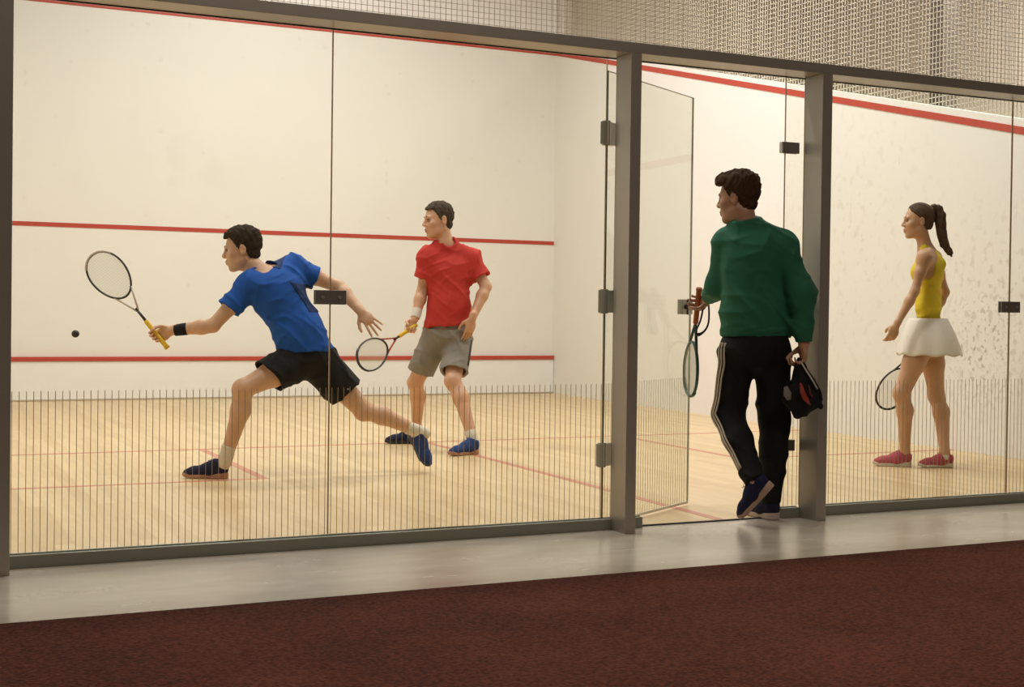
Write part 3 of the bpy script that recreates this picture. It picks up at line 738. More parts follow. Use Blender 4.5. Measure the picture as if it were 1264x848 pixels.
def racket(label, butt, tip, facen, grip_mat, frame_mat, L=None, bump=None, hw=.105, accent=None, group='squash rackets'):
    butt = np.asarray(butt, float); tip = np.asarray(tip, float); ax = nrm(tip-butt); L = np.linalg.norm(tip-butt)
    n = np.asarray(facen, float); n = nrm(n-ax*(n@ax)); w = np.cross(n, ax)
    t = empty('squash_racket', tuple(butt), label, 'racket', group)
    P = lambda a, b, c=0: a*ax+b*w+c*n
    Lg = .20; hl = .31; c0 = L-hl/2
    # head outline (teardrop)
    pts = []
    for i in range(48):
        an = 2*math.pi*i/48; x = c0+hl/2*math.cos(an); b = hw*math.sin(an)*(1+.10*math.cos(an))
        pts.append(P(x, b))
    MB().tube(pts, .0062, 8, closed=True, flat=1.5, nrm=n).build('frame', frame_mat, t, smooth=True)
    # open throat
    br = c0-hl/2
    for sg in (-1, 1):
        an = math.radians(180-38*sg); x = c0+hl/2*math.cos(math.radians(142)); b = sg*hw*math.sin(math.radians(142))*.92
        MB().tube([P(x, b), P(br-.03, sg*.034), P(br-.105, sg*.006)], .0058, 8, flat=1.5, nrm=n).build('throat', accent or frame_mat, t, smooth=True)
    MB().tube([P(Lg-.01, 0), P(br-.09, 0)], .0085, 10).build('shaft', frame_mat, t, smooth=True)
    MB().tube([P(0, 0), P(.012, 0), P(.02, 0), P(Lg, 0), P(Lg+.008, 0)], [.0165, .017, .0145, .0145, .011], 8).build('grip', grip_mat, t, smooth=True)
    mb = MB()
    for k in range(-8, 9):
        b = k*.0118; q = 1-(b/hw)**2
        if q > .05: e = hl/2*math.sqrt(q)*.98; mb.tube([P(c0-e, b), P(c0+e, b)], .0011, 4)
    for k in range(-11, 12):
        x = k*.0132; q = 1-(x/(hl/2))**2
        if q > .05: e = hw*math.sqrt(q)*(1+.10*x/(hl/2))*.98; mb.tube([P(c0+x, -e), P(c0+x, e)], .0011, 4)
    st = mb.build('strings', M_STR, t); st['label'] = 'pale woven strings'
    # bumper over the tip
    MB().tube([P(c0+hl/2*math.cos(math.radians(a))*1.012, hw*math.sin(math.radians(a))*(1+.10*math.cos(math.radians(a)))*1.02) for a in range(-50, 51, 10)], .0072, 8, flat=1.6, nrm=n).build('bumper', bump or (frame_mat if not accent else M_BUMP), t, smooth=True)
    return t
M_STR = simple('racket_string', (.62, .62, .46, 1), .5); M_BUMP = simple('racket_bumper', (.03, .03, .03, 1), .5)
M_FRB = simple('dark_racket_frame', (.03, .022, .018, 1), .35); M_FRW = simple('white_racket_frame', (.55, .48, .40, 1), .3); M_RED = simple('racket_red', (.42, .07, .04, 1), .35)
M_YEL = simple('yellow_grip', (.72, .44, .02, 1), .7); M_ORG = simple('orange_grip', (.42, .12, .03, 1), .7); M_TEAL = simple('teal_racket_frame', (.03, .10, .085, 1), .35); M_WRAP = simple('black_grip', (.02, .02, .02, 1), .7)

# ================================================================== the man in the blue shirt
def cloth(name, c, noise=.06): return simple(name, c, .8, noise=noise, nscale=30, bump=.15, bscale=500, spec=.25)
M_BLUE = cloth('blue_jersey', (.013, .085, .37, 1), .12); M_NAVY = cloth('navy_mesh', (.014, .035, .12, 1)); M_BLK = cloth('black_shorts_cloth', (.011, .010, .009, 1))
M_SHOE_N = cloth('navy_knit', (.012, .016, .045, 1), .3); M_SHOE_B = cloth('blue_knit', (.02, .05, .17, 1), .4); M_SOLE = simple('gum_sole', (.42, .20, .11, 1), .5); M_SOLEW = simple('white_sole', (.62, .55, .46, 1), .5); M_LACE = simple('lace', (.05, .05, .06, 1), .7); M_LACEW = simple('pale_lace', (.6, .5, .38, 1), .7)
M_SOCK = cloth('white_sock', (.66, .60, .48, 1)); M_TOWEL = cloth('white_towelling', (.70, .64, .55, 1)); M_BAND = cloth('black_towelling', (.01, .01, .01, 1))

def dressed_blue():
    J = to_np(dict(head=(-0.370,0.144,1.378),neck=(-0.260,0.107,1.237),sr=(-0.347,0.018,1.156),er=(-0.563,0.021,0.915),wr=(-0.778,0.115,0.883),sl=(-0.066,0.116,1.272),el=(0.214,0.100,1.163),wl=(0.311,-0.067,1.009),chest=(-0.168,0.057,1.101),waist=(-0.056,0.019,0.889),pelvis=(0.000,0.000,0.726),hr=(-0.093,-0.018,0.688),kr=(-0.407,-0.086,0.542),ar=(-0.484,0.001,0.122),hl=(0.086,0.021,0.675),kl=(0.348,-0.018,0.392),al=(0.638,-0.005,0.195)))
    root = (-4.986, 2.638, 0)
    HF = frame(uw(-.97, -.16, -.16), uw(-.16, 0, 1))
    fr = foot_frame((0, 0, 0), uw(-1, .02, 0), (0, 0, 1)); hr_ = V3(-.470, .012, .001)
    fl_dir = nrm(uw(.10, -.13, -.19)); fl = frame(uw(.50, -.28, -.80), uw(.62, -.55, .5)); toe = V3(.742, -.125, .036); hl_ = toe-fl[0]*.262+fl[2]*-.012; J['al'] = hl_+fl[0]*.045+fl[2]*.085
    hands = dict(r=dict(Wp=J['wr']+uw(-.005, 0, 0), d=uw(-.83, -.0, -.35), t=uw(-.5, 0, .86), left=False, curls=(.85, .95, 1.0, 1.0), thumb=.8),
                 l=dict(Wp=J['wl'], d=uw(.62, -.25, -.62), t=uw(-.62, -.2, -.62), left=True, curls=(.12, .22, .28, .25), thumb=-.15, spread=.16))
    b = person(root, 'person in a blue shirt and black shorts lunging left to hit the ball', SK1, J, HF, dict(l=uw(.3, .2, .7), r=uw(.9, .2, -.1)), hands, dict(l=(hl_, fl), r=(hr_, fr)), hs=1.06)
    face_parts(J['head'], HF, 1.06, b, H_DARK)
    hair_short(J['head'], HF, 1.06, H_DARK, b, top=.020, side=.007, fringe=.006)
    # shirt
    S, Fd, upv = torso_axes(J)
    o = body_core(J, g=.016) + [RC(J['chest'], J['waist'], .135, .135, .05), RC(J['waist'], J['pelvis']+upv*.03, .14, .148, .05)]
    hem = J['pelvis']+V3(0, 0, .035)
    core = o+[HALF(hem, nrm(uw(.06, 0, -1)))]; o = []
    subs = []
    for s, fr_ in (('l', .50), ('r', .58)):
        a, c = cyl_cut_arm(J, s, fr_, .070, .073); o += a; subs += c
    o = subs_first(o, subs, core+collar_add(J, HF, .022, .072))+collar_cut(J, HF, .022, .066)+scoop(J, -.004, .058, (.080, .062, .060))
    fo = folds([(nrm(uw(.3, .2, .9)), 62, .3, .0040, uw(1, .3, 0)), (nrm(uw(.75, .2, .5)), 45, 1.9, .0050, uw(-.3, .3, 1)), (nrm(uw(.9, .1, -.5)), 85, 4, .0022, uw(.2, .5, .8))], *BIG)
    sh = o+[fo]
    so = sdf_mesh('shirt', sh, M_BLUE, b, h=.006, it=1, keep=.05)
    # darker yoke and side panel
    mid = (J['neck']*.45+J['sl']*.55)+upv*.045
    sdf_mesh('shoulder_panel', sh+[Op(lambda x, y, z: f32(-.0022)+0*x+0*y+0*z, *BIG, .0, 'disp'), HALF(uw(-.275, 0, 0), UV[0]*-1), HALF(uw(-.150, 0, 0), UV[0]), HALF(uw(-.2, 0, 1.272), uw(-.25, 0, -1))], M_NAVY, so, h=.005, it=1)
    pc = J['sl']+uw(.055, -.05, -.15)
    sdf_mesh('side_panel', sh+[Op(lambda x, y, z: f32(-.0022)+0*x+0*y+0*z, *BIG, .0, 'disp'), HALF(uw(-.10, 0, 1.204), uw(-.85, 0, -.53)), HALF(uw(0, 0, 1.165), uw(.3, 0, 1)), HALF(uw(0, 0, 1.0), uw(0, 0, -1))], M_NAVY, so, h=.005, it=1)
    # shorts
    up2 = nrm(J['waist']-J['pelvis'])
    def legc(s, fr_, r0, r1, nrmv):
        a, k = J['h'+s], J['k'+s]; p = a+(k-a)*fr_; d = nrm(k-a); return [RC(a+d*-.02, p+d*.06, r0, r1, .04, cut=(p, nrm(d+nrmv)))], [RC(p-d*.035, p+d*.08, r1-.014, r1-.008, .004, 'sub')]
    o = [EL(J['pelvis']+up2*.01, np.eye(3), (.178, .14, .115), .04, cut=(J['pelvis']+V3(0, 0, .055), (0, 0, 1)))]
    l1, s1 = legc('r', .50, .116, .112, uw(0, 0, -.35)); l2, s2 = legc('l', .60, .122, .114, uw(0, 0, 0))
    fo = folds([(nrm(uw(.9, .2, .35)), 58, .8, .0050, uw(.2, .5, 1)), (nrm(uw(.3, .2, .9)), 70, 2, .003, uw(1, .2, 0))], *BIG)
    so = sdf_mesh('shorts', o+l1+l2+s1+s2+[fo], M_BLK, b, h=.006, it=1, keep=.05)
    MB().ball(J['hl']+(J['kl']-J['hl'])*.50+uw(.055, -.095, 0), (.011, .008, .011)).build('emblem', simple('grey_print', (.28, .28, .28, 1), .6), so, smooth=True)
    for s in 'lr': sock(J, s, b, M_SOCK, .085)
    shoe(hr_, fr, b, M_SHOE_N, M_SOLE, M_LACE, s=1.0)
    shoe(hl_, fl, b, M_SHOE_B, simple('dark_sole', (.05, .06, .10, 1), .6), M_LACE, s=.95)
    # wrist band
    d = nrm(J['wr']-J['er']); p = J['wr']-d*.035
    sdf_mesh('wristband', [RC(p-d*.09, p+d*.07, .0385, .0335, .004, cut=(p+d*.022, d)), HALF(p-d*.052, -d)], M_BAND, b, h=.004, it=1)
    # racket
    hp = hands['r']; _, (dd, tt, nn, P) = hand_ops(**hp)
    gc = np.array(root)+P(.080, 0, .026); ax = nrm(uw(-.62, -.05, .78)); ax = nrm(ax)
    racket('squash racket with a yellow grip swung by the player in the blue shirt', gc-ax*.095, gc+ax*.605, nrm(uw(.15, -1, .1)), M_YEL, M_FRB, accent=M_FRW, bump=M_FRW)
dressed_blue()

# ================================================================== the man in the red shirt
M_REDS = cloth('red_jersey', (.50, .038, .028, 1), .12); M_GREY = cloth('grey_marl', (.25, .225, .19, 1), .12); M_GREYD = cloth('grey_side_stripe', (.08, .072, .065, 1))
def dressed_red():
    J = to_np(dict(head=(-0.061,0.033,1.683),neck=(-0.007,0.038,1.518),sr=(-0.131,0.037,1.406),er=(-0.167,0.068,1.156),wr=(-0.245,-0.004,0.953),sl=(0.178,0.006,1.403),el=(0.272,-0.091,1.199),wl=(0.131,-0.185,0.965),chest=(0.016,0.025,1.279),waist=(0.014,-0.008,1.009),pelvis=(0.000,0.000,0.854),hr=(-0.073,0.040,0.799),kr=(-0.163,0.202,0.481),ar=(-0.070,0.447,0.108),hl=(0.093,-0.005,0.800),kl=(-0.023,-0.215,0.512),al=(0.051,-0.426,0.111)))
    J['neck'] = J['neck']+V3(0, 0, .014); J['waist'] = J['waist']+V3(0, 0, .04)
    root = (-3.618, 3.967, 0)
    HF = frame(uw(-.86, -.50, -.10), uw(-.06, 0, 1))
    fr = frame(uw(-.93, -.36, 0), (0, 0, 1)); hr_ = V3(-.035, .452, .001)
    fl = frame(uw(-.62, -.78, 0), (0, 0, 1)); hl_ = V3(.085, -.440, .001)
    hands = dict(r=dict(Wp=J['wr']+uw(-.01, 0, -.005), d=uw(-.25, -.40, -.85), t=uw(-.85, -.5, .0), left=False, curls=(.85, .95, 1.0, 1.0), thumb=.8),
                 l=dict(Wp=J['wl'], d=uw(-.20, -.05, -1), t=uw(-.8, -.6, 0), left=True, curls=(.25, .3, .35, .4), thumb=.1))
    b = person(root, 'person in a red shirt and grey shorts waiting with a racket behind the lunging player', SK2, J, HF, dict(l=uw(.8, .5, .1), r=uw(.8, .5, .1)), hands, dict(l=(hl_, fl), r=(hr_, fr)), hs=1.08)
    face_parts(J['head'], HF, 1.08, b, H_SH)
    hair_short(J['head'], HF, 1.08, H_SH, b, top=.011, side=.003, fringe=.004)
    S, Fd, upv = torso_axes(J)
    o = body_core(J, g=.014) + [RC(J['chest'], J['waist'], .142, .140, .05), RC(J['waist'], J['pelvis']+upv*.06, .142, .156, .05), HALF(J['pelvis']+V3(0, 0, .052), nrm(uw(.08, 0, -1)))]
    core = o; o = []; subs = []
    for s, fr_ in (('l', .68), ('r', .60)):
        a, c = cyl_cut_arm(J, s, fr_, .070, .079); o += a; subs += c
    o = subs_first(o, subs, core+collar_add(J, HF, .012, .074))+collar_cut(J, HF, .012, .067)+scoop(J, .008, .066, (.064, .050, .038))
    fo = folds([(nrm(uw(.25, .2, .9)), 60, 1.3, .0032, uw(1, .3, 0)), (nrm(uw(.85, .2, .3)), 42, .4, .0048, uw(-.3, .3, 1)), (nrm(uw(.6, .1, -.7)), 75, 3, .0026, uw(.2, .5, .8))], *BIG)
    sdf_mesh('shirt', o+[fo], M_REDS, b, h=.006, it=1, keep=.05)
    o = [EL(J['pelvis']+V3(0, 0, .0), np.array([UV[0], UV[1], UV[2]]), (.168, .140, .12), .04, cut=(J['pelvis']+V3(0, 0, .064), (0, 0, 1)))]
    subs = []
    for s, fr_ in (('l', .78), ('r', .74)):
        a, k = J['h'+s], J['k'+s]; p = a+(k-a)*fr_; d = nrm(k-a)
        o += [RC(a, p+d*.06, .106, .100, .04, cut=(p, nrm(d+uw(0, 0, -.4))))]; subs += [RC(p-d*.04, p+d*.08, .087, .092, .004, 'sub')]
    fo = folds([(nrm(uw(.8, .2, .5)), 55, .8, .0050, uw(.2, .5, 1)), (nrm(uw(.2, .2, .9)), 66, 2, .0035, uw(1, .2, 0))], *BIG)
    so = sdf_mesh('shorts', o+subs+[fo], M_GREY, b, h=.006, it=1, keep=.05)
    a, k = J['hl'], J['kl']; d = nrm(k-a); q = nrm(uw(.95, -.3, 0)-d*(uw(.95, -.3, 0)@d))
    MB().tube([a+d*.02+q*.106, a+d*.12+q*.106, a+d*.25+q*.103], .012, 8, flat=.4, nrm=q).build('side_stripe', M_GREYD, so, smooth=True)
    pts = [J['pelvis']+UV[0]*math.cos(an)*.142+UV[1]*math.sin(an)*.118+V3(0, 0, .058) for an in [2*math.pi*i/24 for i in range(24)]]
    MB().tube(pts, .012, 8, closed=True, flat=1.5).build('waistband', M_GREY, so, smooth=True)
    for s in 'lr': sock(J, s, b, M_SOCK, .055)
    shoe(hr_, fr, b, M_SHOE_N, simple('black_sole', (.02, .02, .025, 1), .6), M_LACE)
    shoe(hl_, fl, b, M_SHOE_B, M_SOLE, M_LACE, accent=simple('dark_red_trim', (.25, .05, .03, 1), .6))
    d = nrm(J['wr']-J['er']); p = J['wr']-d*.045
    sdf_mesh('wristband', [RC(p-d*.09, p+d*.07, .0395, .0345, .004, cut=(p+d*.036, d)), HALF(p-d*.036, -d)], M_TOWEL, b, h=.004, it=1)
    _, (dd, tt, nn, P) = hand_ops(**hands['r'])
    gc = np.array(root)+P(.078, 0, .027); ax = nrm(uw(-.46, -.80, -.40))
    racket('squash racket with a yellow grip held low by the player in the red shirt', gc-ax*.06, gc+ax*.60, nrm(uw(-.65, .75, -.1)), M_YEL, M_FRB, accent=M_RED)
dressed_red()

# ================================================================== the man in the green sweatshirt
M_GRN = cloth('green_fleece', (.024, .135, .078, 1), .10); M_PANT = cloth('black_track_cloth', (.007, .0065, .006, 1)); M_STRIPE = simple('cream_stripe', (.62, .52, .40, 1), .7); M_GREYT = cloth('grey_tee', (.20, .20, .16, 1))
def dressed_green():
    J = to_np(dict(head=(-0.085,0.046,1.612),neck=(-0.047,0.026,1.491),sl=(-0.113,0.118,1.399),el=(-0.103,0.170,1.179),wl=(-0.092,0.369,1.118),sr=(0.105,-0.114,1.382),er=(0.179,-0.154,1.142),wr=(0.235,-0.071,0.890),chest=(-0.009,0.005,1.309),waist=(-0.006,0.003,1.066),pelvis=(0.000,0.000,0.896),hl=(-0.074,0.040,0.838),kl=(-0.097,0.087,0.526),al=(-0.079,-0.185,0.221),hr=(0.076,-0.041,0.840),kr=(0.134,0.018,0.501),ar=(0.095,-0.018,0.080)))
    J['neck'] = J['neck']-V3(0, 0, .03)
    J['sl'] = J['sl']+uw(.015, 0, -.01); J['el'] = J['el']+uw(-.01, 0, 0); J['er'] = uw(.222, -.10, 1.142); J['wr'] = uw(.236, -.10, .895); J['sr'] = J['sr']+uw(-.025, 0, -.01)
    root = (-3.44, -.055, 0)
    S0 = nrm(uw(1, -.2, 0))
    J['sl'], J['sr'] = J['sl'], J['sr']
    HF = frame(uw(-.90, .42, -.10), uw(-.10, .04, 1))
    fl = frame(uw(-.52, .52, -.68), uw(-.52, .05, .52)); toe = V3(-.105, -.075, .03); hl_ = toe-fl[0]*.262-fl[2]*.01
    fr = frame(uw(-.50, .86, 0), (0, 0, 1)); hr_ = V3(.112, -.045, .001)
    J['al'] = hl_+fl[0]*.045+fl[2]*.09; J['ar'] = hr_+V3(0, 0, .095)+fr[0]*.045
    J['wl'] = J['wl']+uw(.03, 0, 0)
    hands = dict(l=dict(Wp=J['wl'], d=uw(-.38, .75, -.25), t=uw(-.1, .1, -.9), left=True, curls=(.85, .95, 1.0, 1.0), thumb=.8),
                 r=dict(Wp=J['wr'], d=uw(-.02, .05, -1), t=uw(-.2, .95, 0), left=False, curls=(.95, 1.0, 1.05, 1.05), thumb=.8))
    b = person(root, 'person in green sweatshirt and black track pants seen from behind in the doorway', SK3, J, HF, dict(l=uw(.2, -.9, 0), r=uw(.1, -.9, 0)), hands, dict(l=(hl_, fl), r=(hr_, fr)))
    face_parts(J['head'], HF, 1.0, b, H_BR)
    hair_short(J['head'], HF, 1.0, H_BR, b, top=.026, side=.010, fringe=.014, quiff=.012)
    S, Fd, upv = torso_axes(J)
    o = body_core(J, g=.017) + [RC(J['chest'], J['waist'], .150, .150, .05), EL(J['waist']-upv*.03, np.array([S, Fd, upv]), (.172, .14, .16), .05)]
    o += [EL(J['pelvis']+upv*.045, np.array([S, Fd, upv]), (.170, .138, .10), .03), HALF(J['pelvis']+V3(0, 0, .028), nrm(uw(.02, 0, -1)))]
    subs = []; cuffs = []
    for s in 'lr':
        a, e, w = J['s'+s], J['e'+s], J['w'+s]; d = nrm(w-e); p = w-d*.005
        o += [RC(a, e, .070, .064, .03), RC(e, w-d*.07, .063, .052, .05)]; cuffs += [RC(w-d*.10, p+d*.03, .047, .040, .012, cut=(p, d))]
        subs += [RC(p-d*.02, p+d*.05, .031, .034, .003, 'sub')]
    o += collar_add(J, HF, .042, .076)+collar_cut(J, HF, .042, .066)
    fo = folds([(nrm(uw(.9, .1, .25)), 44, 1.3, .0060, uw(.1, .3, 1)), (nrm(uw(.6, .2, .75)), 48, .4, .0026, uw(-.8, .3, .4)), (nrm(uw(.2, .1, .95)), 75, 3, .0030, uw(.9, .5, .1))], *BIG)
    so = sdf_mesh('sweatshirt', o+[fo]+cuffs+subs, M_GRN, b, h=.0062, it=2, keep=.05)
    pts = [J['pelvis']+V3(0, 0, .035)+S*math.cos(an)*.158+Fd*math.sin(an)*.126 for an in [2*math.pi*i/32 for i in range(32)]]
    pts2 = [p+V3(0, 0, .045) for p in pts]
    mb = MB().tube([p+V3(0, 0, .020) for p in pts], [.023]*32, 10, closed=True, flat=1.0); o2 = mb.build('hem_band', M_GRN, so, smooth=True)
    nd = neck_dir(J, HF); na = nrm(S-nd*(S@nd)); nb = np.cross(nd, na)
    npt = [J['neck']+nd*.041+na*math.cos(an)*.070+nb*math.sin(an)*.070 for an in [2*math.pi*i/28 for i in range(28)]]
    MB().tube(npt, .0085, 8, closed=True).build('collar', M_GRN, so, smooth=True)
    MB().tube([p+nd*.008-(p-J['neck']-nd*.041)*.06 for p in npt], .005, 8, closed=True).build('undershirt_collar', M_GREYT, so, smooth=True)
    # trousers
    o = [EL(J['pelvis']+V3(0, 0, -.01), np.array([S, Fd, upv]), (.172, .140, .13), .05), EL(J['pelvis']-Fd*.045-V3(0, 0, .04), np.array([S, Fd, upv]), (.14, .10, .10), .04)]
    subs = []
    for s in 'lr':
        a, k, w = J['h'+s], J['k'+s], J['a'+s]; d = nrm(w-k); e = w+d*.015
        bk = uw(.1, -.9, 0)*.014; o += [RC(a, k, .097, .078, .035), RC(k+bk, k*.6+w*.4+bk, .076, .070, .04), RC(k*.6+w*.4+bk, e+d*.03, .068, .048, .03, cut=(e, d))]
        subs += [RC(e-d*.03, e+d*.05, .038, .042, .004, 'sub')]
    o += [HALF(J['pelvis']+V3(0, 0, .06), (0, 0, 1))]
    allo = o+subs
    fo = folds([(nrm(uw(.3, .3, .9)), 40, .8, .0050, uw(1, .5, .2)), (nrm(uw(.7, .1, .6)), 60, 2, .002, uw(-.3, .2, 1))], *BIG)
    tr = sdf_mesh('track_pants', allo+[fo], M_PANT, b, h=.0065, it=2, keep=.05)
    # three stripes down the outside of the left leg
    def ev(p):
        dv = 1.
        for q in allo:
            if q.op == 'add': x = float(q.f(f32(p[0]), f32(p[1]), f32(p[2]))); hh = max(q.k-abs(dv-x), 0)/q.k; dv = min(dv, x)-hh*hh*q.k*.25
        return dv
    path = [(J['hl']*.9+J['pelvis']*.1)+V3(0, 0, .04), J['hl']-V3(0, 0, .05), J['hl']*.6+J['kl']*.4, J['hl']*.3+J['kl']*.7, J['kl'], J['kl']*.7+J['al']*.3, J['kl']*.4+J['al']*.6, J['kl']*.1+J['al']*.9]
    dense = []
    for i in range(len(path)-1):
        for q in range(7): dense.append(path[i]+(path[i+1]-path[i])*q/7)
    for j in range(3):
        pts = []; nn = []
        for i, p in enumerate(dense):
            t = dense[min(i+1, len(dense)-1)]-dense[max(i-1, 0)]; t = nrm(t)
            s0 = uw(-.80, -.60, 0); s0 = nrm(s0-t*(s0@t)); s1 = np.cross(t, s0)
            dr = nrm(s0+s1*(j-1)*.19); r = 0.
            lo_, hi_ = .02, .26
            for _ in range(18):
                r = (lo_+hi_)/2
                if ev(p+dr*r) < 0: lo_ = r
                else: hi_ = r
            pts.append(p+dr*(r+.0095)); nn.append(dr)
        pts = [pts[0]]+[(pts[i-1]+pts[i]*2+pts[i+1])/4 for i in range(1, len(pts)-1)]+[pts[-1]]
        mb = MB(); mb.tube(pts, .0042, 8, flat=1.0); mb.build('side_stripe', M_STRIPE, tr, smooth=True)
    shoe(hl_, fl, b, cloth('dark_navy_knit', (.012, .014, .05, 1), .3), simple('tan_sole', (.42, .27, .20, 1), .6), M_LACEW, s=1.0)
    shoe(hr_, fr, b, cloth('dark_navy_knit_2', (.010, .012, .035, 1), .3), simple('pale_pink_sole', (.55, .42, .36, 1), .6), M_LACEW, s=1.0)
    # racket in the left hand
    _, (dd, tt, nn, P) = hand_ops(**hands['l'])
    gc = np.array(root)+P(.075, 0, .026); ax = nrm(uw(-.07, .42, -.90))
    racket('teal squash racket with an orange grip held by the man in green', gc-ax*.075, gc+ax*.555, nrm(uw(1.0, .36, .0)), M_ORG, M_TEAL)
    # strap loop hanging from the same hand
    base = gc+uw(.045, -.02, .03)
    loop = [base, base+uw(.012, 0, -.06), base+uw(.012, 0, -.14), base+uw(-.008, 0, -.185), base+uw(-.040, 0, -.205), base+uw(-.052, 0, -.185), base+uw(-.030, 0, -.13), base+uw(-.016, 0, -.06)]
    lb = np.array(loop); ll = []
    for i in range(len(loop)):
        for q in range(4):
            t_ = q/4; p0, p1, p2, p3 = [lb[(i+k_) % len(loop)] for k_ in (-1, 0, 1, 2)]
            ll.append(.5*((2*p1)+(-p0+p2)*t_+(2*p0-5*p1+4*p2-p3)*t_**2+(-p0+3*p1-3*p2+p3)*t_**3))
    tag(MB().tube(ll, .011, 8, closed=True, flat=.25, nrm=UV[1]*.4+UV[0]).build('strap', M_BLK, loc=tuple(base), smooth=True), 'black webbing strap loop hanging from the left hand of the man in green', 'strap')
    # bag in the right hand
    _, (dd, tt, nn, P) = hand_ops(**hands['r'])
    hc = np.array(root)+P(.078, 0, .026)
    bag(hc)
def bag(hc):
    t = empty('sports_bag', tuple(hc-V3(0, 0, .30)), 'black sports bag with a red print carried by the man in green', 'bag')
    o0 = V3(0, 0, .30)
    def B(u, z, w=0): return o0+uw(u*.82+.030*min(1, -z/.12) if z < 0 else u, w, z)
    zz = 0
    body = [RC(B(-.005, -.055), B(-.055, -.19), .020, .050, .04), RC(B(.0, -.055), B(.065, -.19), .022, .036, .04), RC(B(-.075, -.20), B(-.035, -.275), .040, .018, .03),
            RC(B(-.035, -.272), B(.072, -.218), .018, .028, .03), RC(B(-.02, -.15), B(.005, -.205), .045, .052, .03), RC(B(-.095, -.14, -.02), B(-.09, -.2, -.02), .022, .026, .03)]
    fo = folds([(nrm(uw(.8, .2, .4)), 50, .8, .006, uw(.2, .5, 1)), (nrm(uw(.3, .2, .9)), 70, 2, .004, uw(1, .2, 0))], *BIG)
    mbk = cloth('black_nylon', (.010, .009, .009, 1))
    sdf_mesh('bag_body', body+[fo], mbk, t, h=.005, it=1)
    MB().tube([B(-.075, -.11, -.05), B(-.03, -.03, -.03), B(0, .0, 0), B(.005, .0, .02), B(-.02, -.05, .05), B(-.07, -.12, .05)], .009, 8, flat=.5).build('handle', mbk, t, smooth=True)
    MB().tube([B(.012, -.01, -.02), B(.025, -.04, -.03), B(.06, -.10, -.035), B(.095, -.16, -.03), B(.105, -.20, -.02)], .012, 8, flat=.5).build('shoulder_strap', mbk, t, smooth=True)
    MB().tube([B(.010, -.015, -.034), B(.022, -.045, -.046), B(.050, -.10, -.052), B(.076, -.145, -.046)], .0042, 8).build('piping', simple('white_piping', (.6, .56, .5, 1), .6), t, smooth=True)
    MB().tube([B(-.028, -.115, -.082), B(-.020, -.155, -.094), B(.0, -.19, -.092), B(.032, -.222, -.066)], [.004, .012, .013, .003], 8, flat=.6, nrm=UV[1]).build('red_print', simple('red_print', (.36, .03, .02, 1), .6), t, smooth=True)
    MB().tube([B(.022, -.125, -.062), B(.028, -.16, -.070), B(.045, -.185, -.062)], [.003, .006, .003], 8, flat=.6, nrm=UV[1]).build('red_trim', simple('red_trim', (.10, .02, .02, 1), .6), t, smooth=True)
    MB().tube([B(-.115, -.135, -.06), B(-.105, -.17, -.068), B(-.095, -.20, -.066)], [.010, .020, .010], 8, flat=.5, nrm=UV[1]).build('mesh_pocket', simple('grey_mesh', (.22, .20, .18, 1), .7), t, smooth=True)
    MB().ball(B(.102, -.232, -.01), (.013, .013, .016)).build('strap_end', mbk, t, smooth=True)
dressed_green()

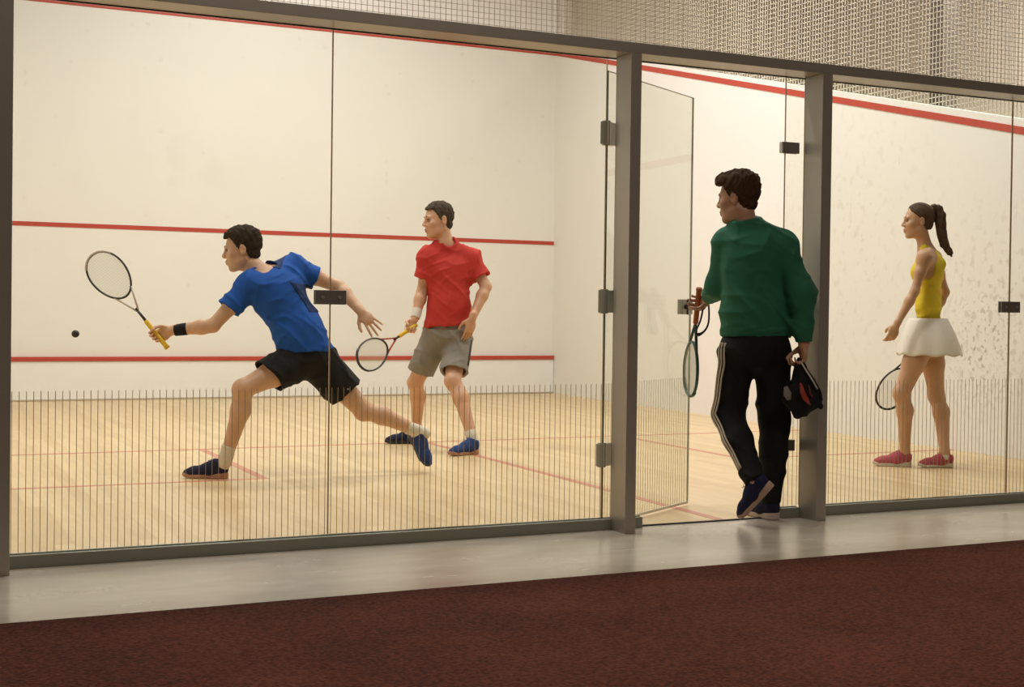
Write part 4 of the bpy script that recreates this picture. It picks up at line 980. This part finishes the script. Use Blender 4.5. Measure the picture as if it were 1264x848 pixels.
# ================================================================== the woman in yellow
M_YTOP = cloth('yellow_jersey', (.72, .56, .04, 1), .05); M_SKIRT = cloth('white_skirt_cloth', (.78, .72, .64, 1), .04); M_PINK = cloth('pink_knit', (.42, .085, .11, 1), .35)
def dressed_woman():
    J = to_np(dict(head=(-0.081,0.033,1.678),neck=(-0.018,0.021,1.520),sl=(-0.151,-0.089,1.441),el=(-0.200,-0.096,1.195),wl=(-0.324,-0.063,0.965),sr=(0.145,0.092,1.460),er=(0.187,0.058,1.225),wr=(0.072,0.155,0.976),chest=(-0.007,0.004,1.365),waist=(-0.013,0.007,1.116),pelvis=(0.000,0.000,0.895),hl=(-0.111,-0.019,0.840),kl=(-0.210,0.012,0.509),al=(-0.145,0.067,0.106),hr=(0.093,0.018,0.839),kr=(0.112,0.041,0.486),ar=(0.108,-0.070,0.110)))
    J['hl'] = uw(-.055, -.065, .85); J['hr'] = uw(.03, .08, .85); J['neck'] = J['neck']-V3(0, 0, .02)
    J['sl'] = uw(-.06, -.145, 1.425); J['sr'] = uw(.055, .15, 1.435); J['er'] = uw(.145, .19, 1.20); J['wr'] = uw(.045, .24, .975)
    J['chest'] = uw(0.0, 0, 1.335); J['waist'] = uw(-.005, 0, 1.12); J['pelvis'] = uw(.0, 0, .905)
    root = (-.993, 1.643, 0)
    HF = frame(uw(-.985, -.06, -.03), uw(-.03, 0, 1)); hs = .98
    fl = frame(uw(-.96, .15, 0), (0, 0, 1)); hl_ = V3(-.094, .044, .001)
    fr = frame(uw(-.96, -.1, 0), (0, 0, 1)); hr_ = V3(.150, -.100, .001)
    J['al'] = hl_+fl[0]*.045+V3(0, 0, .10); J['ar'] = hr_+fr[0]*.060+V3(0, 0, .10)
    hands = dict(l=dict(Wp=J['wl'], d=uw(-.35, 0, -.93), t=uw(-.9, -.2, .3), left=True, curls=(.55, .7, .8, .85), thumb=1.1, s=.9),
                 r=dict(Wp=J['wr'], d=uw(-.3, .3, -.9), t=uw(-.5, .5, -.2), left=False, curls=(.85, .95, 1.0, 1.0), thumb=.8, s=.88))
    b = person(root, 'person in a yellow racerback top and white skirt standing side-on at right', SK4, J, HF, dict(l=uw(.9, .2, 0), r=uw(.9, .1, 0)), hands, dict(l=(hl_, fl), r=(hr_, fr)), fem=True, hs=hs)
    face_parts(J['head'], HF, hs, b, H_W, True, lips=(.42, .13, .10, 1))
    H = J['head']
    P = lambda x, y, z: H+hs*(HF[0]*x+HF[1]*y+HF[2]*z)
    def f(x, y, z):
        qx, qy, qz = x-f32(H[0]), y-f32(H[1]), z-f32(H[2])
        a, bq, c = [(qx*f32(HF[i][0])+qy*f32(HF[i][1])+qz*f32(HF[i][2]))/f32(hs) for i in range(3)]
        k0 = np.sqrt(((a+.016)/.106)**2+(bq/.083)**2+((c-.034)/.097)**2); d = (k0-1)*.09
        k2 = np.sqrt(((a+.055)/.052)**2+(bq/.058)**2+((c+.012)/.062)**2); d = np.minimum(d, (k2-1)*.05)
        reg = (a-.060)+1.1*np.clip(.072-c, 0, .2)*(c > .0)+(1.1*.072+.2*np.clip(-c, 0, 1))*(c <= .0)
        reg = np.maximum(reg, -.060-c)
        n = np.sin(bq*260+a*40+c*60)*.0013
        return np.maximum(d+n, reg)*f32(hs)
    hair = sdf_mesh('hair', [FUNC(f, H-.15, H+.15, .004)], H_W, b, h=.0035, it=1, keep=.05)
    tail = [P(-.085, 0, .075), P(-.115, 0, .092), P(-.145, 0, .080), P(-.160, 0, .04), P(-.163, 0, -.02), P(-.168, 0, -.09), P(-.185, 0, -.16), P(-.215, 0, -.215), P(-.232, 0, -.245)]
    rr = [.018, .024, .030, .034, .035, .034, .030, .020, .006]
    ops = [RC(tail[i], tail[i+1], rr[i]*.95, rr[i+1]*.95, .015) for i in range(len(tail)-1)]
    ops += [RC(P(-.15, .012, -.06), P(-.245, .015, -.235), .016, .004, .01), RC(P(-.14, -.008, 0), P(-.150, -.01, -.14), .022, .006, .01)]
    fo = Op(lambda x, y, z: (np.sin((x*f32(UV[0][0])+y*f32(UV[0][1]))*240+z*14+2*np.sin(z*20))*.0022+np.sin((x*f32(UV[1][0])+y*f32(UV[1][1]))*260+z*20)*.0018).astype(f32), *BIG, .0, 'disp')
    sdf_mesh('ponytail', ops+[fo], H_W, hair, h=.004, it=1)
    pts = [P(-.098, 0, .082)+(HF[1]*math.cos(an)+nrm(HF[0]*.4+HF[2])*math.sin(an))*.021 for an in [2*math.pi*i/14 for i in range(14)]]
    MB().tube(pts, .005, 6, closed=True).build('hair_tie', simple('pale_hair_tie', (.7, .62, .5, 1), .6), hair, smooth=True)
    # top
    S, Fd, upv = torso_axes(J); A = np.array([S, Fd, upv])
    core = [q for q in body_core(J, True, g=.007)]
    tors = core[:7]
    o = tors+[RC(J['neck']-upv*.09+S*.052+Fd*.035, J['neck']-upv*.005+S*.058, .022, .020, .03), RC(J['neck']-upv*.09-S*.052+Fd*.035, J['neck']-upv*.005-S*.058, .022, .020, .03),
               RC(J['neck']-upv*.005+S*.058, J['chest']-Fd*.075+upv*.05, .020, .030, .03), RC(J['neck']-upv*.005-S*.058, J['chest']-Fd*.075+upv*.05, .020, .030, .03)]
    o += [HALF(J['pelvis']+V3(0, 0, .088), (0, 0, -1))]
    for sg, k in ((1, 'sl'), (-1, 'sr')):   # deep arm holes
        o += [EL(J[k]+S*sg*.012-upv*.055-Fd*.012, A, (.075, .082, .118), .01, 'sub')]
    o += [EL(J['neck']+Fd*.045-upv*.01, A, (.048, .06, .075), .01, 'sub')]
    fo = folds([(nrm(uw(.15, .1, .98)), 80, .6, .0028, uw(.9, .5, .2)), (nrm(uw(.5, .1, .8)), 50, 2.6, .0028, uw(-.8, .3, .3))], (-1, -1, .9), (1, 1, 1.27))
    sdf_mesh('tank_top', o+[fo], M_YTOP, b, h=.0055, it=1, keep=.05)
    # flared skirt, a thin cone of cloth
    mb = MB(); n = 72; rows = 14; zt, zb = 1.018, .765
    for layer in (0, 1):
        for j in range(rows+1):
            t_ = j/rows; z = zt+(zb-zt)*t_
            for i in range(n):
                an = 2*math.pi*i/n; pl = math.sin(an*9+.6)*.006*t_+math.sin(an*5+1.5)*.006*t_
                ru = (.128+.094*t_**.85+.008*math.sin(math.pi*t_))+pl-layer*.0035; rw = (.120+.088*t_**.7+.012*math.sin(math.pi*t_))+pl-layer*.0035
                cxx = -.004+.012*t_
                mb.v.append(tuple(uw(cxx+ru*math.cos(an), rw*math.sin(an), z+.012*t_*math.cos(an)*0+.006*t_*math.sin(an*9))))
    N1 = (rows+1)*n
    for j in range(rows):
        for i in range(n):
            i2 = (i+1) % n; mb.f.append((j*n+i, (j+1)*n+i, (j+1)*n+i2, j*n+i2)); mb.f.append((N1+j*n+i2, N1+(j+1)*n+i2, N1+(j+1)*n+i, N1+j*n+i))
    for i in range(n):
        i2 = (i+1) % n; mb.f.append((rows*n+i, N1+rows*n+i, N1+rows*n+i2, rows*n+i2)); mb.f.append((i, i2, N1+i2, N1+i))
    mb.build('skirt', M_SKIRT, b, smooth=True)
    for s in 'lr': sock(J, s, b, M_SOCK, -.004, True)
    shoe(hl_, fl, b, M_PINK, M_SOLEW, simple('pink_lace', (.35, .06, .09, 1), .6), accent=simple('pale_pink', (.6, .28, .30, 1), .6), s=.96)
    shoe(hr_, fr, b, M_PINK, M_SOLEW, simple('pink_lace', (.35, .06, .09, 1), .6), accent=simple('pale_pink', (.6, .28, .30, 1), .6), s=.90)
    _, (dd, tt, nn, PP) = hand_ops(**hands['r'])
    gc = np.array(root)+PP(.068, 0, .024)
    ax = nrm(uw(-.44, .10, -.87))
    racket('dark squash racket showing behind the left knee of the woman in yellow', gc-ax*.07, gc+ax*.61, nrm(uw(.3, -.95, 0)), M_WRAP, M_FRB)
dressed_woman()

# ball in flight
BALL = (-6.260, 3.125, .853)
tag(MB().ball(BALL, .0225, 24, 14).build('squash_ball', simple('ball_rubber', (.012, .010, .010, 1), .6), loc=BALL, smooth=True), 'small black squash ball in the air left of the swung racket', 'ball')
